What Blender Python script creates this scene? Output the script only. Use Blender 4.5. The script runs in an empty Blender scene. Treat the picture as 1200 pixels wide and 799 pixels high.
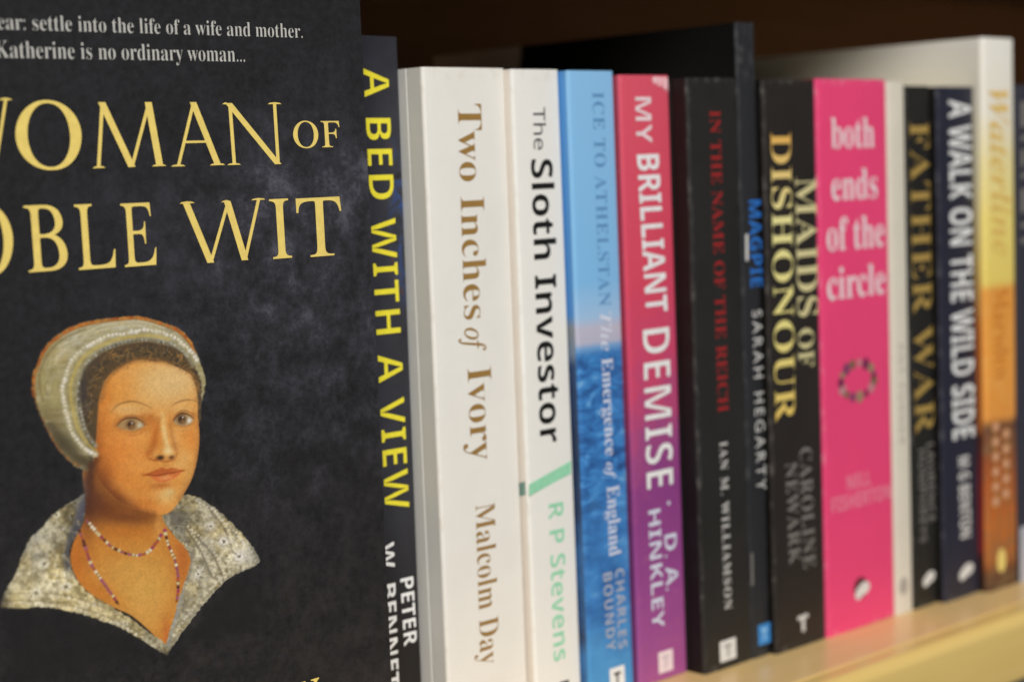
import bpy, bmesh, math, random
import numpy as np
from mathutils import Vector, Matrix

# ------------------------------------------------------------------ camera, light, exposure
SC = bpy.context.scene
COL = SC.collection
F, CX, CY = 2057.0, 600.0, 399.5           # focal length and centre of the picture, in pixels of the 1200 px photograph
def unit(v):
    return v / np.linalg.norm(v)
_r = unit(np.array([2780 - CX, -(147 - CY), -F]))           # where the shelf runs to
_u = -unit(np.array([1330 - CX, -(23400 - CY), -F]))        # where the plumb lines run to
_u = unit(_u - _r * (_u @ _r))
_d = np.cross(_u, _r)
AX = np.array([_r, _d, _u])                                  # world X along the shelf, Y into it, Z up

cam = bpy.data.cameras.new('camera')
cam.sensor_fit = 'HORIZONTAL'; cam.sensor_width = 36.0; cam.lens = F / 1200 * 36.0
cam.clip_start = 0.01; cam.clip_end = 50
cam.dof.use_dof = True; cam.dof.focus_distance = 0.472; cam.dof.aperture_fstop = 8.7
camo = bpy.data.objects.new('camera', cam); COL.objects.link(camo)
camo.matrix_world = Matrix([[*AX[0], 0], [*AX[1], 0], [*AX[2], 0], [0, 0, 0, 1]])
SC.camera = camo

W = bpy.data.worlds.new('World'); SC.world = W; W.use_nodes = True
W.node_tree.nodes['Background'].inputs[0].default_value = (1.0, 0.95, 0.88, 1)
W.node_tree.nodes['Background'].inputs[1].default_value = 0.07

def ceiling_lamp(name, loc, target, size, power, colour):
    l = bpy.data.lights.new(name, 'AREA'); l.shape = 'RECTANGLE'; l.size = size[0]; l.size_y = size[1]
    l.energy = power; l.color = colour
    o = bpy.data.objects.new(name, l); COL.objects.link(o); o.location = loc
    o.rotation_euler = (Vector(target) - Vector(loc)).to_track_quat('-Z', 'Y').to_euler()
ceiling_lamp('ceiling_lamp', (-0.85, -1.75, 1.72), (0.42, 0.38, -0.06), (1.6, 0.8), 114, (1.0, 0.985, 0.96))

SC.view_settings.view_transform = 'Standard'; SC.view_settings.look = 'None'
SC.view_settings.exposure = 0.0; SC.view_settings.gamma = 1.0
try: SC.view_settings.use_curve_mapping = False
except Exception: pass

# ------------------------------------------------------------------ measuring on a plane of the place
SHELF_Z = -0.166                                             # top of the shelf board, camera at the origin
def on_plane(px, py, Y):
    v = AX @ np.array([px - CX, -(py - CY), -F]); v = v * (Y / v[1])
    return v[0], v[2]
def to_px(X, Y, Z):
    P = np.stack(np.broadcast_arrays(X, Y, Z), -1) @ AX
    return CX + F * P[..., 0] / -P[..., 2], CY - F * P[..., 1] / -P[..., 2]

def unlean(x, z, lean):
    c = math.sqrt(1 - lean * lean); return x * c - z * lean, x * lean + z * c

# ------------------------------------------------------------------ materials
def lin(c):
    return tuple(((v / 255) / 12.92 if v / 255 <= 0.04045 else ((v / 255 + 0.055) / 1.055) ** 2.4) for v in c)
def rgb(r, g, b, k=1.1):
    return tuple(min(0.85, v * k) for v in lin((r, g, b))) + (1,)
class Nodes:
    def __init__(s, name):
        s.m = bpy.data.materials.new(name); s.m.use_nodes = True
        s.t = s.m.node_tree; s.b = s.t.nodes['Principled BSDF']
    def n(s, kind, **kw):
        x = s.t.nodes.new(kind)
        for k, v in kw.items(): setattr(x, k, v)
        return x
    def l(s, a, b): s.t.links.new(a, b)
    def coord(s): return s.n('ShaderNodeTexCoord').outputs['Object']
    def noise(s, scale, detail=4, rough=0.55, vec=None, stretch=None, dist=0):
        x = s.n('ShaderNodeTexNoise'); x.inputs['Scale'].default_value = scale; x.inputs['Detail'].default_value = detail
        x.inputs['Roughness'].default_value = rough; x.inputs['Distortion'].default_value = dist
        v = vec or s.coord()
        if stretch:
            mp = s.n('ShaderNodeMapping'); mp.inputs['Scale'].default_value = stretch; s.l(v, mp.inputs[0]); v = mp.outputs[0]
        s.l(v, x.inputs['Vector']); return x.outputs['Fac']
    def ramp(s, fac, stops, interp='LINEAR'):
        x = s.n('ShaderNodeValToRGB'); e = x.color_ramp.elements; x.color_ramp.interpolation = interp
        while len(e) < len(stops): e.new(0.5)
        for i, (p, c) in enumerate(stops):
            e[i].position = p; e[i].color = c if len(c) == 4 else (*c, 1)
        s.l(fac, x.inputs[0]); return x.outputs['Color']
    def math(s, op, a, b=None):
        x = s.n('ShaderNodeMath', operation=op)
        for i, v in enumerate((a, b)):
            if v is None: continue
            if isinstance(v, (int, float)): x.inputs[i].default_value = v
            else: s.l(v, x.inputs[i])
        return x.outputs[0]
    def mix(s, fac, a, b, mode='MIX'):
        x = s.n('ShaderNodeMix', data_type='RGBA', blend_type=mode)
        for sock, v in ((x.inputs[0], fac), (x.inputs[6], a), (x.inputs[7], b)):
            if isinstance(v, (int, float)): sock.default_value = v
            elif isinstance(v, tuple): sock.default_value = v if len(v) == 4 else (*v, 1)
            else: s.l(v, sock)
        return x.outputs[2]
    def xyz(s):
        x = s.n('ShaderNodeSeparateXYZ'); s.l(s.coord(), x.inputs[0]); return x.outputs
    def remap(s, v, a, b):
        x = s.n('ShaderNodeMapRange'); x.inputs[1].default_value = a; x.inputs[2].default_value = b
        s.l(v, x.inputs[0]); return x.outputs[0]
    def bump(s, h, dist, strength=1.0):
        x = s.n('ShaderNodeBump'); x.inputs['Strength'].default_value = strength; x.inputs['Distance'].default_value = dist
        s.l(h, x.inputs['Height']); s.l(x.outputs[0], s.b.inputs['Normal'])
    def finish(s, colour, rough=0.42, spec=0.4, coat=0.0):
        if isinstance(colour, tuple): s.b.inputs['Base Color'].default_value = colour
        else: s.l(colour, s.b.inputs['Base Color'])
        s.b.inputs['Roughness'].default_value = rough
        s.b.inputs['Specular IOR Level'].default_value = spec
        s.b.inputs['Coat Weight'].default_value = coat
        return s.m

def printed(name, colour, mottle=0.08, rough=0.42, spec=0.35, scale=45, wear=0.0, wear_colour=(0.5, 0.48, 0.45, 1), w=0.0, rub=0.35):
    width = w
    """Laminated cover stock: a little uneven in tone, fine fibre bump, a few worn flecks."""
    N = Nodes(name)
    v = N.noise(scale, 6, 0.65)
    dark = tuple(c * (1 - mottle) for c in colour[:3]) + (1,)
    lite = tuple(min(0.9, c * (1 + mottle) + 0.001) for c in colour[:3]) + (1,)
    c = N.ramp(v, [(0.3, dark), (0.7, lite)])
    fine = N.noise(900, 3, 0.6)
    c = N.mix(0.12, c, N.ramp(fine, [(0.3, dark), (0.7, lite)]))
    if wear:
        w = N.math('MULTIPLY', N.ramp(N.noise(330, 5, 0.7), [(0.66, (0, 0, 0)), (0.74, (1, 1, 1))]), wear)
        c = N.mix(w, c, wear_colour)
    if width: c = rubbed(N, c, width, rub, wear_colour)
    N.bump(N.noise(260, 5, 0.6), 0.0002, 0.35)
    return N.finish(c, rough, spec)
def rubbed(N, c, w, amount, colour):
    """Handling wear: the shoulders of the spine and its head and foot rubbed pale in broken patches, a few hairline creases."""
    x = N.xyz()
    e = N.math('ABSOLUTE', N.math('SUBTRACT', x[0], w / 2))
    edge = N.remap(e, w / 2 - 0.0016, w / 2 - 0.0002)
    head = N.math('MAXIMUM', N.remap(x[2], 0.1965, 0.1985), N.remap(x[2], 0.0025, 0.0004))
    patch = N.ramp(N.noise(1, 6, 0.75, stretch=(300, 300, 130)), [(0.5, (0, 0, 0)), (0.66, (1, 1, 1))])
    c = N.mix(N.math('MULTIPLY', N.math('MULTIPLY', N.math('MAXIMUM', edge, head), patch), amount), c, colour)
    scr = N.ramp(N.noise(1, 4, 0.6, stretch=(900, 900, 26), dist=0.3), [(0.70, (0, 0, 0)), (0.76, (1, 1, 1))])
    return N.mix(N.math('MULTIPLY', scr, amount * 0.35), c, colour)
def ink(name, colour, rough=0.4, metal=0.0):
    N = Nodes(name)
    a = tuple(v * 0.88 for v in colour[:3]) + (1,)
    c = N.ramp(N.noise(420, 4, 0.7), [(0.35, a), (0.65, colour)])
    N.b.inputs['Metallic'].default_value = metal
    return N.finish(c, rough, 0.35)

# ------------------------------------------------------------------ object helpers
def link(name, me, mat, parent=None, smooth=False):
    o = bpy.data.objects.new(name, me); COL.objects.link(o)
    if mat: me.materials.clear(); me.materials.append(mat)
    if parent: o.parent = parent
    if smooth:
        for p in me.polygons: p.use_smooth = True
        me.set_sharp_from_angle(angle=0.7)
    return o
def mesh(name, verts, faces):
    me = bpy.data.meshes.new(name); me.from_pydata([tuple(map(float, v)) for v in verts], [], faces); me.update(); return me
def thing(name, label, cat, loc, ry=0.0, group=None):
    o = bpy.data.objects.new(name, None); COL.objects.link(o); o.location = loc; o.rotation_euler = (0, ry, 0)
    o.empty_display_size = 0.01
    o['label'] = label; o['category'] = cat
    if group: o['group'] = group
    return o
def box_mesh(name, x0, x1, y0, y1, z0, z1, bevel=0.0, seg=3):
    bm = bmesh.new(); bmesh.ops.create_cube(bm, size=1)
    for v in bm.verts:
        v.co = Vector((x0 + (v.co.x + .5) * (x1 - x0), y0 + (v.co.y + .5) * (y1 - y0), z0 + (v.co.z + .5) * (z1 - z0)))
    if bevel: bmesh.ops.bevel(bm, geom=bm.edges[:], offset=bevel, segments=seg, affect='EDGES', profile=0.5)
    me = bpy.data.meshes.new(name); bm.to_mesh(me); bm.free(); return me
def sweep_profile(name, outer, inner, z0, z1, zs=1):
    """A bent sheet (outer and inner outlines in x,y) standing from z0 to z1, with closed rims."""
    n = len(outer); verts = []; faces = []
    for k in range(zs + 1):
        z = z0 + (z1 - z0) * k / zs
        verts += [(x, y, z) for x, y in outer] + [(x, y, z) for x, y in inner]
    S = 2 * n
    for k in range(zs):
        a, b = k * S, (k + 1) * S
        for i in range(n - 1):
            faces.append((a + i, a + i + 1, b + i + 1, b + i))
            faces.append((a + n + i + 1, a + n + i, b + n + i, b + n + i + 1))
        for i, j in ((0, n), (n - 1, 2 * n - 1)):
            faces.append((a + i, b + i, b + j, a + j))
    t = zs * S
    for i in range(n - 1):
        faces.append((i, n + i, n + i + 1, i + 1)); faces.append((t + i, t + i + 1, t + n + i + 1, t + n + i))
    me = mesh(name, verts, faces)
    bm = bmesh.new(); bm.from_mesh(me); bmesh.ops.recalc_face_normals(bm, faces=bm.faces[:]); bm.to_mesh(me); bm.free()
    return me

# ------------------------------------------------------------------ lettering
def style(s, kind):
    U = {'serif': (0x1D400, 0x1D41A), 'roman': (0x1D434, 0x1D44E), 'italic': (0x1D434, 0x1D44E), 'bolditalic': (0x1D468, 0x1D482),
         'sans': (0x1D5A0, 0x1D5BA), 'bold': (0x1D5D4, 0x1D5EE)}.get(kind)
    if not U: return s
    r = ''
    for c in s:
        if 'A' <= c <= 'Z': r += chr(U[0] + ord(c) - 65)
        elif c == 'h' and U[1] == 0x1D44E: r += '\u210e'
        elif 'a' <= c <= 'z': r += chr(U[1] + ord(c) - 97)
        else: r += c
    return r
def glyphs(text, kind='plain', offset=0.0, shear=None, spacing=1.0, line=1.0):
    c = bpy.data.curves.new('lettering', 'FONT'); c.body = style(text, kind); c.offset = offset
    c.shear = shear if shear is not None else (-0.28 if kind == 'roman' else 0.0)
    c.space_character = spacing; c.space_line = line; c.fill_mode = 'FRONT' if hasattr(c, 'fill_mode') else c.fill_mode
    c.resolution_u = 6
    o = bpy.data.objects.new('lettering', c); COL.objects.link(o)
    dg = bpy.context.evaluated_depsgraph_get(); dg.update()
    me = bpy.data.meshes.new_from_object(o.evaluated_get(dg))
    v = np.array([tuple(q.co[:2]) for q in me.vertices]); f = [tuple(p.vertices) for p in me.polygons]
    bpy.data.objects.remove(o); bpy.data.curves.remove(c); bpy.data.meshes.remove(me)
    return v, f
INK_GAP = 0.00007
def flat(name, pts, faces, y, mat, parent):
    """Printed shape lying on a face that looks towards -Y."""
    me = mesh(name, [(a, y, b) for a, b in pts], faces)
    bm = bmesh.new(); bm.from_mesh(me)
    for p in bm.faces:
        p.normal_update()
        if p.normal.y > 0: p.normal_flip()
    bm.to_mesh(me); bm.free()
    return link(name, me, mat, parent)

# ------------------------------------------------------------------ books
class Book:
    def __init__(s, name, label, Y, xl, xr, h, lean, depth, mats, cat='book', zmid=-0.05, group=None, fillet=0.0011, groove=True, hard=False):
        s.Y, s.w, s.h, s.lean = Y, xr - xl, h, lean
        s.X0 = xl - lean * (zmid - SHELF_Z)
        s.root = thing(name, label, cat, (s.X0, Y, SHELF_Z), math.asin(lean), group)
        m_spine, m_board = mats[0], mats[1]
        w, t, f = s.w, 0.0004, fillet
        if hard: t = 0.0022
        # spine: flat face with rounded shoulders that turn into the two covers
        def arc(cx, cy, r, a0, a1, n=6):
            return [(cx + r * math.cos(a0 + (a1 - a0) * i / n), cy + r * math.sin(a0 + (a1 - a0) * i / n)) for i in range(n + 1)]
        P = math.pi
        sag = 0.0002
        mid = [(f + (w - 2 * f) * i / 10, -sag * math.sin(P * i / 10)) for i in range(1, 10)]
        outer = arc(f, f, f, P, 1.5 * P) + mid + arc(w - f, f, f, 1.5 * P, 2 * P)
        fi = max(f - t, 0.0003)
        inner = arc(f, f, fi, P, 1.5 * P) + [(x, y + f - fi) for x, y in mid] + arc(w - f, f, fi, 1.5 * P, 2 * P)
        link('spine', sweep_profile('spine', outer, inner, 0, h), m_spine, s.root, True)
        def board(x, sgn):
            ys = [f, 0.004, 0.0068, 0.0073, 0.0078, 0.02, depth] if groove else [f, 0.02, depth]
            dx = [0, 0, 0, 0.00035, 0, 0, 0] if groove else [0, 0, 0]
            o_ = [(x + sgn * d, y) for d, y in zip(dx, ys)]
            i_ = [(x + sgn * (d + t), y) for d, y in zip(dx, ys)]
            return sweep_profile('cover', o_, i_, 0, h)
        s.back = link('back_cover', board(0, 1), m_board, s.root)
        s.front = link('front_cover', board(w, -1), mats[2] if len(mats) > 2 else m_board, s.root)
        inset = 0.003 if hard else 0.0004
        link('page_block', box_mesh('pages', t + .00015, w - t - .00015, f + .0002, depth - .0006 - (.002 if hard else 0), inset, h - inset), PAPER, s.root)
    def local(s, px, py, dY=0.0):
        X, Z = on_plane(px, py, s.Y + dY)
        return unlean(X - s.X0, Z - SHELF_Z, s.lean)
    def down(s, name, text, mat, base0, base1, cap, kind='plain', **kw):
        """Spine lettering running downwards: base0/base1 = start and end of the baseline, cap = a point on the cap line."""
        u0, z0 = s.local(*base0); u1, z1 = s.local(*base1); uc, zc = s.local(*cap)
        v, f = glyphs(text, kind, **kw)
        a0, a1 = v[:, 0].min(), v[:, 0].max(); top = v[:, 1].max()
        k = (v[:, 0] - a0) / (a1 - a0)
        ub = u0 + (u1 - u0) * k
        hgt = uc - (u0 + (u1 - u0) * (zc - z0) / (z1 - z0))
        pts = np.stack([ub + v[:, 1] / top * hgt, z0 + (z1 - z0) * k], 1)
        y = -0.0002 - INK_GAP
        return flat(name, pts, f, y, mat, s.root)
    def across(s, name, text, mat, bl, br, tl, kind='plain', **kw):
        """Lettering that reads level across the spine: baseline left and right, a point on the top line."""
        u0, z0 = s.local(*bl); u1, z1 = s.local(*br); _, zt = s.local(*tl)
        zb = (z0 + z1) / 2
        v, f = glyphs(text, kind, **kw)
        a0, a1 = v[:, 0].min(), v[:, 0].max(); top = v[:, 1].max()
        pts = np.stack([u0 + (v[:, 0] - a0) / (a1 - a0) * (u1 - u0), zb + v[:, 1] / top * (zt - zb)], 1)
        return flat(name, pts, f, -0.0002 - INK_GAP, mat, s.root)
    def shape(s, name, pix, mat, lift=1.0):
        pts = [s.local(*p) for p in pix]
        return flat(name, pts, [tuple(range(len(pts)))], -0.0002 - INK_GAP * lift, mat, s.root)
    def disc(s, name, px, py, ru, rz, mat, lift=1.0, n=28, parent=None):
        u, z = s.local(px, py)
        pts = [(u + ru * math.cos(2 * math.pi * i / n), z + rz * math.sin(2 * math.pi * i / n)) for i in range(n)]
        return flat(name, pts, [tuple(range(n))], -0.0002 - INK_GAP * lift, mat, parent or s.root)
    def emblem(s, px, py, ru, rz, mat, lift=1.0):
        u, z = s.local(px, py); n = 30; pts = []
        for i in range(n):
            a = 2 * math.pi * i / n
            k = 1 + .22 * math.cos(2 * a - .6) - .18 * max(0, math.cos(a - 2.4)) ** 6 + .10 * math.cos(3 * a)
            pts.append((u + ru * k * math.cos(a) + .25 * ru * math.sin(a), z + rz * k * math.sin(a)))
        return flat('emblem', pts, [tuple(range(n))], -0.0002 - INK_GAP * lift, mat, s.root)
    def mark(s, px0, px1, py0, py1, white, dark, rot=True):
        """White square publisher's mark with a T shaped bookmark device."""
        u0, _ = s.local(px0, (py0 + py1) / 2); u1, _ = s.local(px1, (py0 + py1) / 2)
        _, zt = s.local((px0 + px1) / 2, py0); _, zb = s.local((px0 + px1) / 2, py1)
        w, h = u1 - u0, zt - zb
        o = flat('publisher_mark', [(u0, zb), (u1, zb), (u1, zt), (u0, zt)], [(0, 1, 2, 3)], -0.0002 - INK_GAP, white, s.root)
        T = [(.28, .78), (.28, .66), (.44, .66), (.44, .2), (.56, .2), (.56, .66), (.72, .66), (.72, .78)]
        flat('device', [(u0 + a * w, zb + b * h) for a, b in T], [tuple(range(8))], -0.0002 - INK_GAP * 2, dark, o)
        return o

def paper():
    N = Nodes('page paper')
    x = N.xyz()
    st = N.noise(1.0, 2, 0.5, stretch=(3500, 3500, 4))
    c = N.ramp(st, [(0.3, rgb(190, 178, 150)), (0.7, rgb(225, 216, 194))])
    return N.finish(c, 0.85, 0.1)
PAPER = paper()

# ------------------------------------------------------------------ the bookcase
def wood(name, a, b, c, rough, coat, axis=(7, 150, 150)):
    N = Nodes(name)
    g = N.noise(1.0, 5, 0.6, stretch=axis, dist=0.6)
    big = N.noise(14, 3, 0.5)
    col = N.ramp(g, [(0.25, a), (0.5, b), (0.75, c)])
    col = N.mix(N.math('MULTIPLY', big, 0.5), col, N.ramp(g, [(0.3, b), (0.7, a)]))
    fine = N.noise(1.0, 3, 0.6, stretch=(40, 1600, 1600))
    col = N.mix(0.15, col, N.ramp(fine, [(0.35, a), (0.65, c)]))
    N.bump(fine, 0.00012, 0.3)
    N.b.inputs['Coat Roughness'].default_value = 0.22
    return N.finish(col, rough, 0.35, coat)
M_SHELF = wood('varnished beech', rgb(214, 178, 116, 1.0), rgb(222, 188, 128, 1.0), rgb(229, 198, 142, 1.0), 0.38, 0.35)
M_LIP = wood('beech edging', rgb(212, 180, 104, 1.0), rgb(221, 191, 116, 1.0), rgb(228, 200, 130, 1.0), 0.36, 0.3)
M_BACK = wood('dark brown back board', rgb(118, 82, 54), rgb(134, 96, 66), rgb(150, 110, 76), 0.6, 0.0, axis=(6, 60, 60))
M_SHADING = wood('dark shading shelf', rgb(40, 28, 20), rgb(50, 34, 24), rgb(60, 42, 30), 0.6, 0.0)

case = thing('bookcase', 'varnished pale wood shelf with a rounded front edge and a dark brown back', 'bookcase', (0, 0, SHELF_Z))
shelf = link('shelf_board', box_mesh('board', -0.6, 1.7, 0.3500, 0.608, -0.022, 0), M_SHELF, case)
def lip_profile():
    r = 0.0045; y0, y1, zt, zb = 0.3395, 0.34995, -0.0001, -0.0255
    pts = [(y1, zb), (y1, zt - .0003)]
    pts += [(y0 + r + r * math.cos(a), zt - r + r * math.sin(a)) for a in [math.pi / 2 + math.pi / 2 * i / 10 for i in range(11)]]
    pts += [(y0 + .002 + .002 * math.cos(a), zb + .002 + .002 * math.sin(a)) for a in [math.pi + math.pi / 2 * i / 6 for i in range(7)]]
    n = len(pts); v = [(-0.6, y, z) for y, z in pts] + [(1.7, y, z) for y, z in pts]
    f = [(i, (i + 1) % n, n + (i + 1) % n, n + i) for i in range(n)] + [tuple(range(n))[::-1], tuple(range(n, 2 * n))]
    me = mesh('lip', v, f)
    bm = bmesh.new(); bm.from_mesh(me); bmesh.ops.recalc_face_normals(bm, faces=bm.faces[:]); bm.to_mesh(me); bm.free()
    return me
link('edge_strip', lip_profile(), M_LIP, case, True)
link('back_panel', box_mesh('back', -0.6, 1.7, 0.6085, 0.6165, -0.03, 0.289), M_BACK, case)
link('shading_shelf', box_mesh('upper', -0.6, 1.7, 0.338, 0.608, 0.271, 0.289), M_SHADING, case)  # board added overhead to block the lamp and keep the shelf interior dark

# ------------------------------------------------------------------ inks
WHITE = ink('white ink', rgb(232, 230, 226)); YELLOW = ink('yellow ink', rgb(234, 214, 56)); GREY = ink('grey ink', rgb(150, 148, 146))
BLACK = ink('black ink', (0.012, 0.012, 0.012, 1)); BRONZE = ink('bronze ink', rgb(150, 116, 62)); GREEN = ink('mint ink', rgb(146, 208, 172))
GOLD = ink('gold ink', rgb(228, 202, 112)); PALE = ink('pale grey ink', rgb(200, 198, 194)); LILAC = ink('pale blue ink', rgb(206, 210, 226))
SKYINK = ink('soft blue ink', rgb(92, 140, 186)); RED = ink('dull red ink', rgb(150, 38, 40)); BLUE = ink('bright blue ink', rgb(44, 110, 190))
DULL = ink('dull grey ink', rgb(122, 118, 114)); CHALK = ink('chalk ink', rgb(214, 212, 208)); ROSE = ink('rose ink', rgb(226, 132, 152))
BLUSH = ink('blush ink', rgb(236, 208, 212)); OLDGOLD = ink('old gold ink', rgb(166, 138, 74))

# ------------------------------------------------------------------ a bed with a view
def bed_spine():
    N = Nodes('night blue spine')
    x = N.xyz()
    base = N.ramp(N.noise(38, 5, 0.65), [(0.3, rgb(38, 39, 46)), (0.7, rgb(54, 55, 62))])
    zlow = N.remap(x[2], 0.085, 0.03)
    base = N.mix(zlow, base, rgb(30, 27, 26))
    # a strip of the cover picture bends round onto the right of the spine
    band = N.math('MULTIPLY', N.remap(x[0], 0.0135, 0.0195), N.math('MULTIPLY', N.remap(x[2], 0.128, 0.146), N.remap(x[2], 0.182, 0.170)))
    pic = N.ramp(N.noise(1, 5, 0.6, stretch=(130, 130, 90), dist=1.2), [(0.36, rgb(30, 30, 36)), (0.47, rgb(52, 56, 68)), (0.55, rgb(40, 70, 128)), (0.61, rgb(70, 72, 80)), (0.67, rgb(120, 56, 46)), (0.72, rgb(44, 42, 44))])
    c = N.mix(band, base, pic)
    N.bump(N.noise(240, 4), 0.0002, 0.3)
    return N.finish(c, 0.38, 0.4)
M_BED = bed_spine()
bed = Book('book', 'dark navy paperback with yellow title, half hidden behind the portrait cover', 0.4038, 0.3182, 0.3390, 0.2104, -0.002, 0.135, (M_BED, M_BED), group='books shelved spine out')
bed.down('title', 'A BED WITH A VIEW', YELLOW, (424.5, 80.5), (450.5, 599), (455, 100), 'bold', offset=-.014, spacing=1.08)
bed.down('author_name', 'PETER', WHITE, (468.3, 678), (473, 757), (483.8, 680), 'bold', offset=-.004)
bed.down('author_name', 'W. BENNETT', WHITE, (446, 637), (453, 824), (461.5, 652), 'bold', offset=-.004)

# ------------------------------------------------------------------ two inches of ivory
M_CREAM = printed('ivory laminate', rgb(226, 223, 216, 1.04), 0.04, 0.5, 0.3, scale=30, w=.0331, rub=.5, wear_colour=rgb(196, 184, 166))
M_CREAMSIDE = printed('ivory cover', rgb(206, 205, 200, 1.0), 0.03, 0.5, 0.3, scale=30)
two = Book('book', 'wide ivory paperback with bronze serif title beside the navy book', 0.3931, 0.3394, 0.3725, 0.2009, -0.009, 0.129, (M_CREAM, M_CREAMSIDE), group='books shelved spine out')
two.down('title', 'Two Inches', BRONZE, (535.4, 122), (543.5, 375), (563.5, 136), 'serif', offset=-.007)
two.down('title', 'of', BRONZE, (543.8, 384.5), (545.2, 413), (568.5, 390), 'italic', offset=.006)
two.down('title', 'Ivory', BRONZE, (547, 432), (551.5, 541), (574.8, 436), 'serif', offset=-.007)
two.down('author_name', 'Malcolm Day', BRONZE, (556.5, 592), (562.5, 780), (580.5, 640), 'serif', offset=-.008)

# ------------------------------------------------------------------ the sloth investor
M_WHITE = printed('white laminate', rgb(229, 227, 221, 1.02), 0.03, 0.45, 0.35, scale=30, w=.0204, rub=.4, wear_colour=rgb(190, 182, 170))
M_WHITESIDE = printed('warm white cover', rgb(226, 217, 206, 1.05), 0.03, 0.5, 0.3, scale=30)
sloth = Book('book', 'white paperback with black sans title and a slanting mint green stripe', 0.3902, 0.3729, 0.3933, 0.2008, -0.0125, 0.129, (M_WHITE, M_WHITESIDE), group='books shelved spine out')
sloth.down('title', 'The', ink('charcoal ink', rgb(70, 70, 70)), (624, 126), (625, 176), (638.8, 130), 'sans')
sloth.down('title', 'Sloth Investor', BLACK, (621.5, 187), (632.5, 520.5), (648.5, 200), 'bold', offset=-.003)
sloth.shape('stripe', [(619.5, 567), (619.5, 581), (668.6, 554), (668.6, 539.5)], GREEN)
sloth.down('author_name', 'R P Stevens', GREEN, (642, 591), (648.5, 775.5), (660, 600), 'bold', offset=-.008)
sloth.shape('publisher_mark', [(655.5, 798.5), (656.5, 822), (667.5, 818), (666, 795.5)], BLACK)
# the stripe carries on round the shoulder onto the side, greyed
me = mesh('stripe', [(-INK_GAP, .0012, 0.0), (-INK_GAP, .0012, .0042), (-INK_GAP, .0042, .0034), (-INK_GAP, .0042, -.0008)], [(0, 1, 2, 3)])
z0 = sloth.local(619, 580)[1]
for v in me.vertices: v.co.z += z0
link('stripe', me, ink('grey green ink', rgb(120, 150, 138)), sloth.root)

# ------------------------------------------------------------------ ice to athelstan
def ice():
    N = Nodes('ice and sea print')
    x = N.xyz()
    t = N.remap(x[2], 0.0, 0.2)
    sky = N.ramp(t, [(0.0, rgb(72, 142, 196)), (0.1, rgb(70, 138, 192)), (0.13, rgb(56, 112, 172)), (0.4, rgb(52, 112, 178)), (0.555, rgb(58, 118, 176)),
                     (0.567, rgb(108, 152, 198)), (0.575, rgb(172, 172, 190)), (0.597, rgb(178, 174, 190)), (0.615, rgb(150, 182, 214)), (0.67, rgb(122, 176, 218)), (1.0, rgb(130, 180, 220))])
    wav = N.noise(1, 6, 0.65, stretch=(110, 110, 260), dist=0.8)
    wcol = N.ramp(wav, [(0.32, rgb(28, 56, 104)), (0.46, rgb(48, 100, 162)), (0.58, rgb(62, 130, 194)), (0.70, rgb(132, 180, 214))])
    ice_ = N.n('ShaderNodeTexVoronoi'); ice_.inputs['Scale'].default_value = 1.0
    mp = N.n('ShaderNodeMapping'); mp.inputs['Scale'].default_value = (120, 120, 62); N.l(N.coord(), mp.inputs[0]); N.l(mp.outputs[0], ice_.inputs['Vector'])
    icol = N.ramp(ice_.outputs['Distance'], [(0.1, rgb(90, 156, 212)), (0.5, rgb(62, 124, 188)), (0.9, rgb(38, 76, 130))])
    wcol = N.mix(N.math('MULTIPLY', N.remap(x[2], 0.075, 0.055), 0.6), wcol, icol)
    sea = N.math('MULTIPLY', N.remap(x[2], 0.1125, 0.1095), 0.95)
    sea = N.math('MULTIPLY', sea, N.remap(x[2], 0.004, 0.03))
    c = N.mix(sea, sky, wcol)
    N.bump(N.noise(260, 5), 0.0002, 0.3)
    return N.finish(c, 0.38, 0.4)
def ice_side():
    N = Nodes('ice and sea back')
    x = N.xyz(); t = N.remap(x[2], 0.0, 0.2)
    c = N.ramp(t, [(0.0, rgb(54, 104, 158)), (0.07, rgb(58, 112, 168)), (0.1, rgb(46, 64, 96)), (0.14, rgb(46, 90, 140)), (0.26, rgb(50, 96, 148)), (0.3, rgb(38, 58, 92)), (0.43, rgb(36, 54, 84)), (0.54, rgb(42, 66, 106)), (0.56, rgb(110, 128, 150)), (0.6, rgb(128, 132, 138)), (0.62, rgb(74, 134, 196)), (1, rgb(82, 146, 208))])
    p = N.noise(1, 5, 0.6, stretch=(150, 150, 110))
    c = N.mix(N.math('MULTIPLY', N.math('MULTIPLY', N.ramp(p, [(0.45, (0, 0, 0)), (0.62, (1, 1, 1))]), 0.45), N.remap(x[2], .112, .106)), c, rgb(30, 44, 74))
    return N.finish(c, 0.4, 0.35)
blue = Book('book', 'light blue paperback with a sky and icy sea pictured down its spine', 0.3868, 0.3937, 0.4146, 0.2006, -0.0122, 0.129, (ice(), ice_side()), group='books shelved spine out')
blue.down('title', 'ICE TO ATHELSTAN', SKYINK, (693.5, 108), (701.8, 359), (707, 112), 'serif', offset=-.007, spacing=1.12)
blue.down('subtitle', 'The', LILAC, (702.5, 366), (704, 412), (716.2, 380), 'bolditalic', offset=-.004)
blue.down('subtitle', 'Emergence', LILAC, (704.5, 420), (709.1, 534.5), (717.3, 424), 'serif', offset=-.003)
blue.down('subtitle', 'of', LILAC, (709.4, 542), (710.2, 562), (720.6, 546), 'bolditalic', offset=-.004)
blue.down('subtitle', 'England', LILAC, (710.6, 570), (713.3, 652), (725, 580), 'serif', offset=-.003)
GREYBLUE = ink('faded silver ink', rgb(168, 172, 186))
blue.down('author_name', 'CHARLES', GREYBLUE, (720.3, 667), (724.3, 760), (730.6, 669), 'bold', offset=-.008, spacing=1.1)
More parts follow.
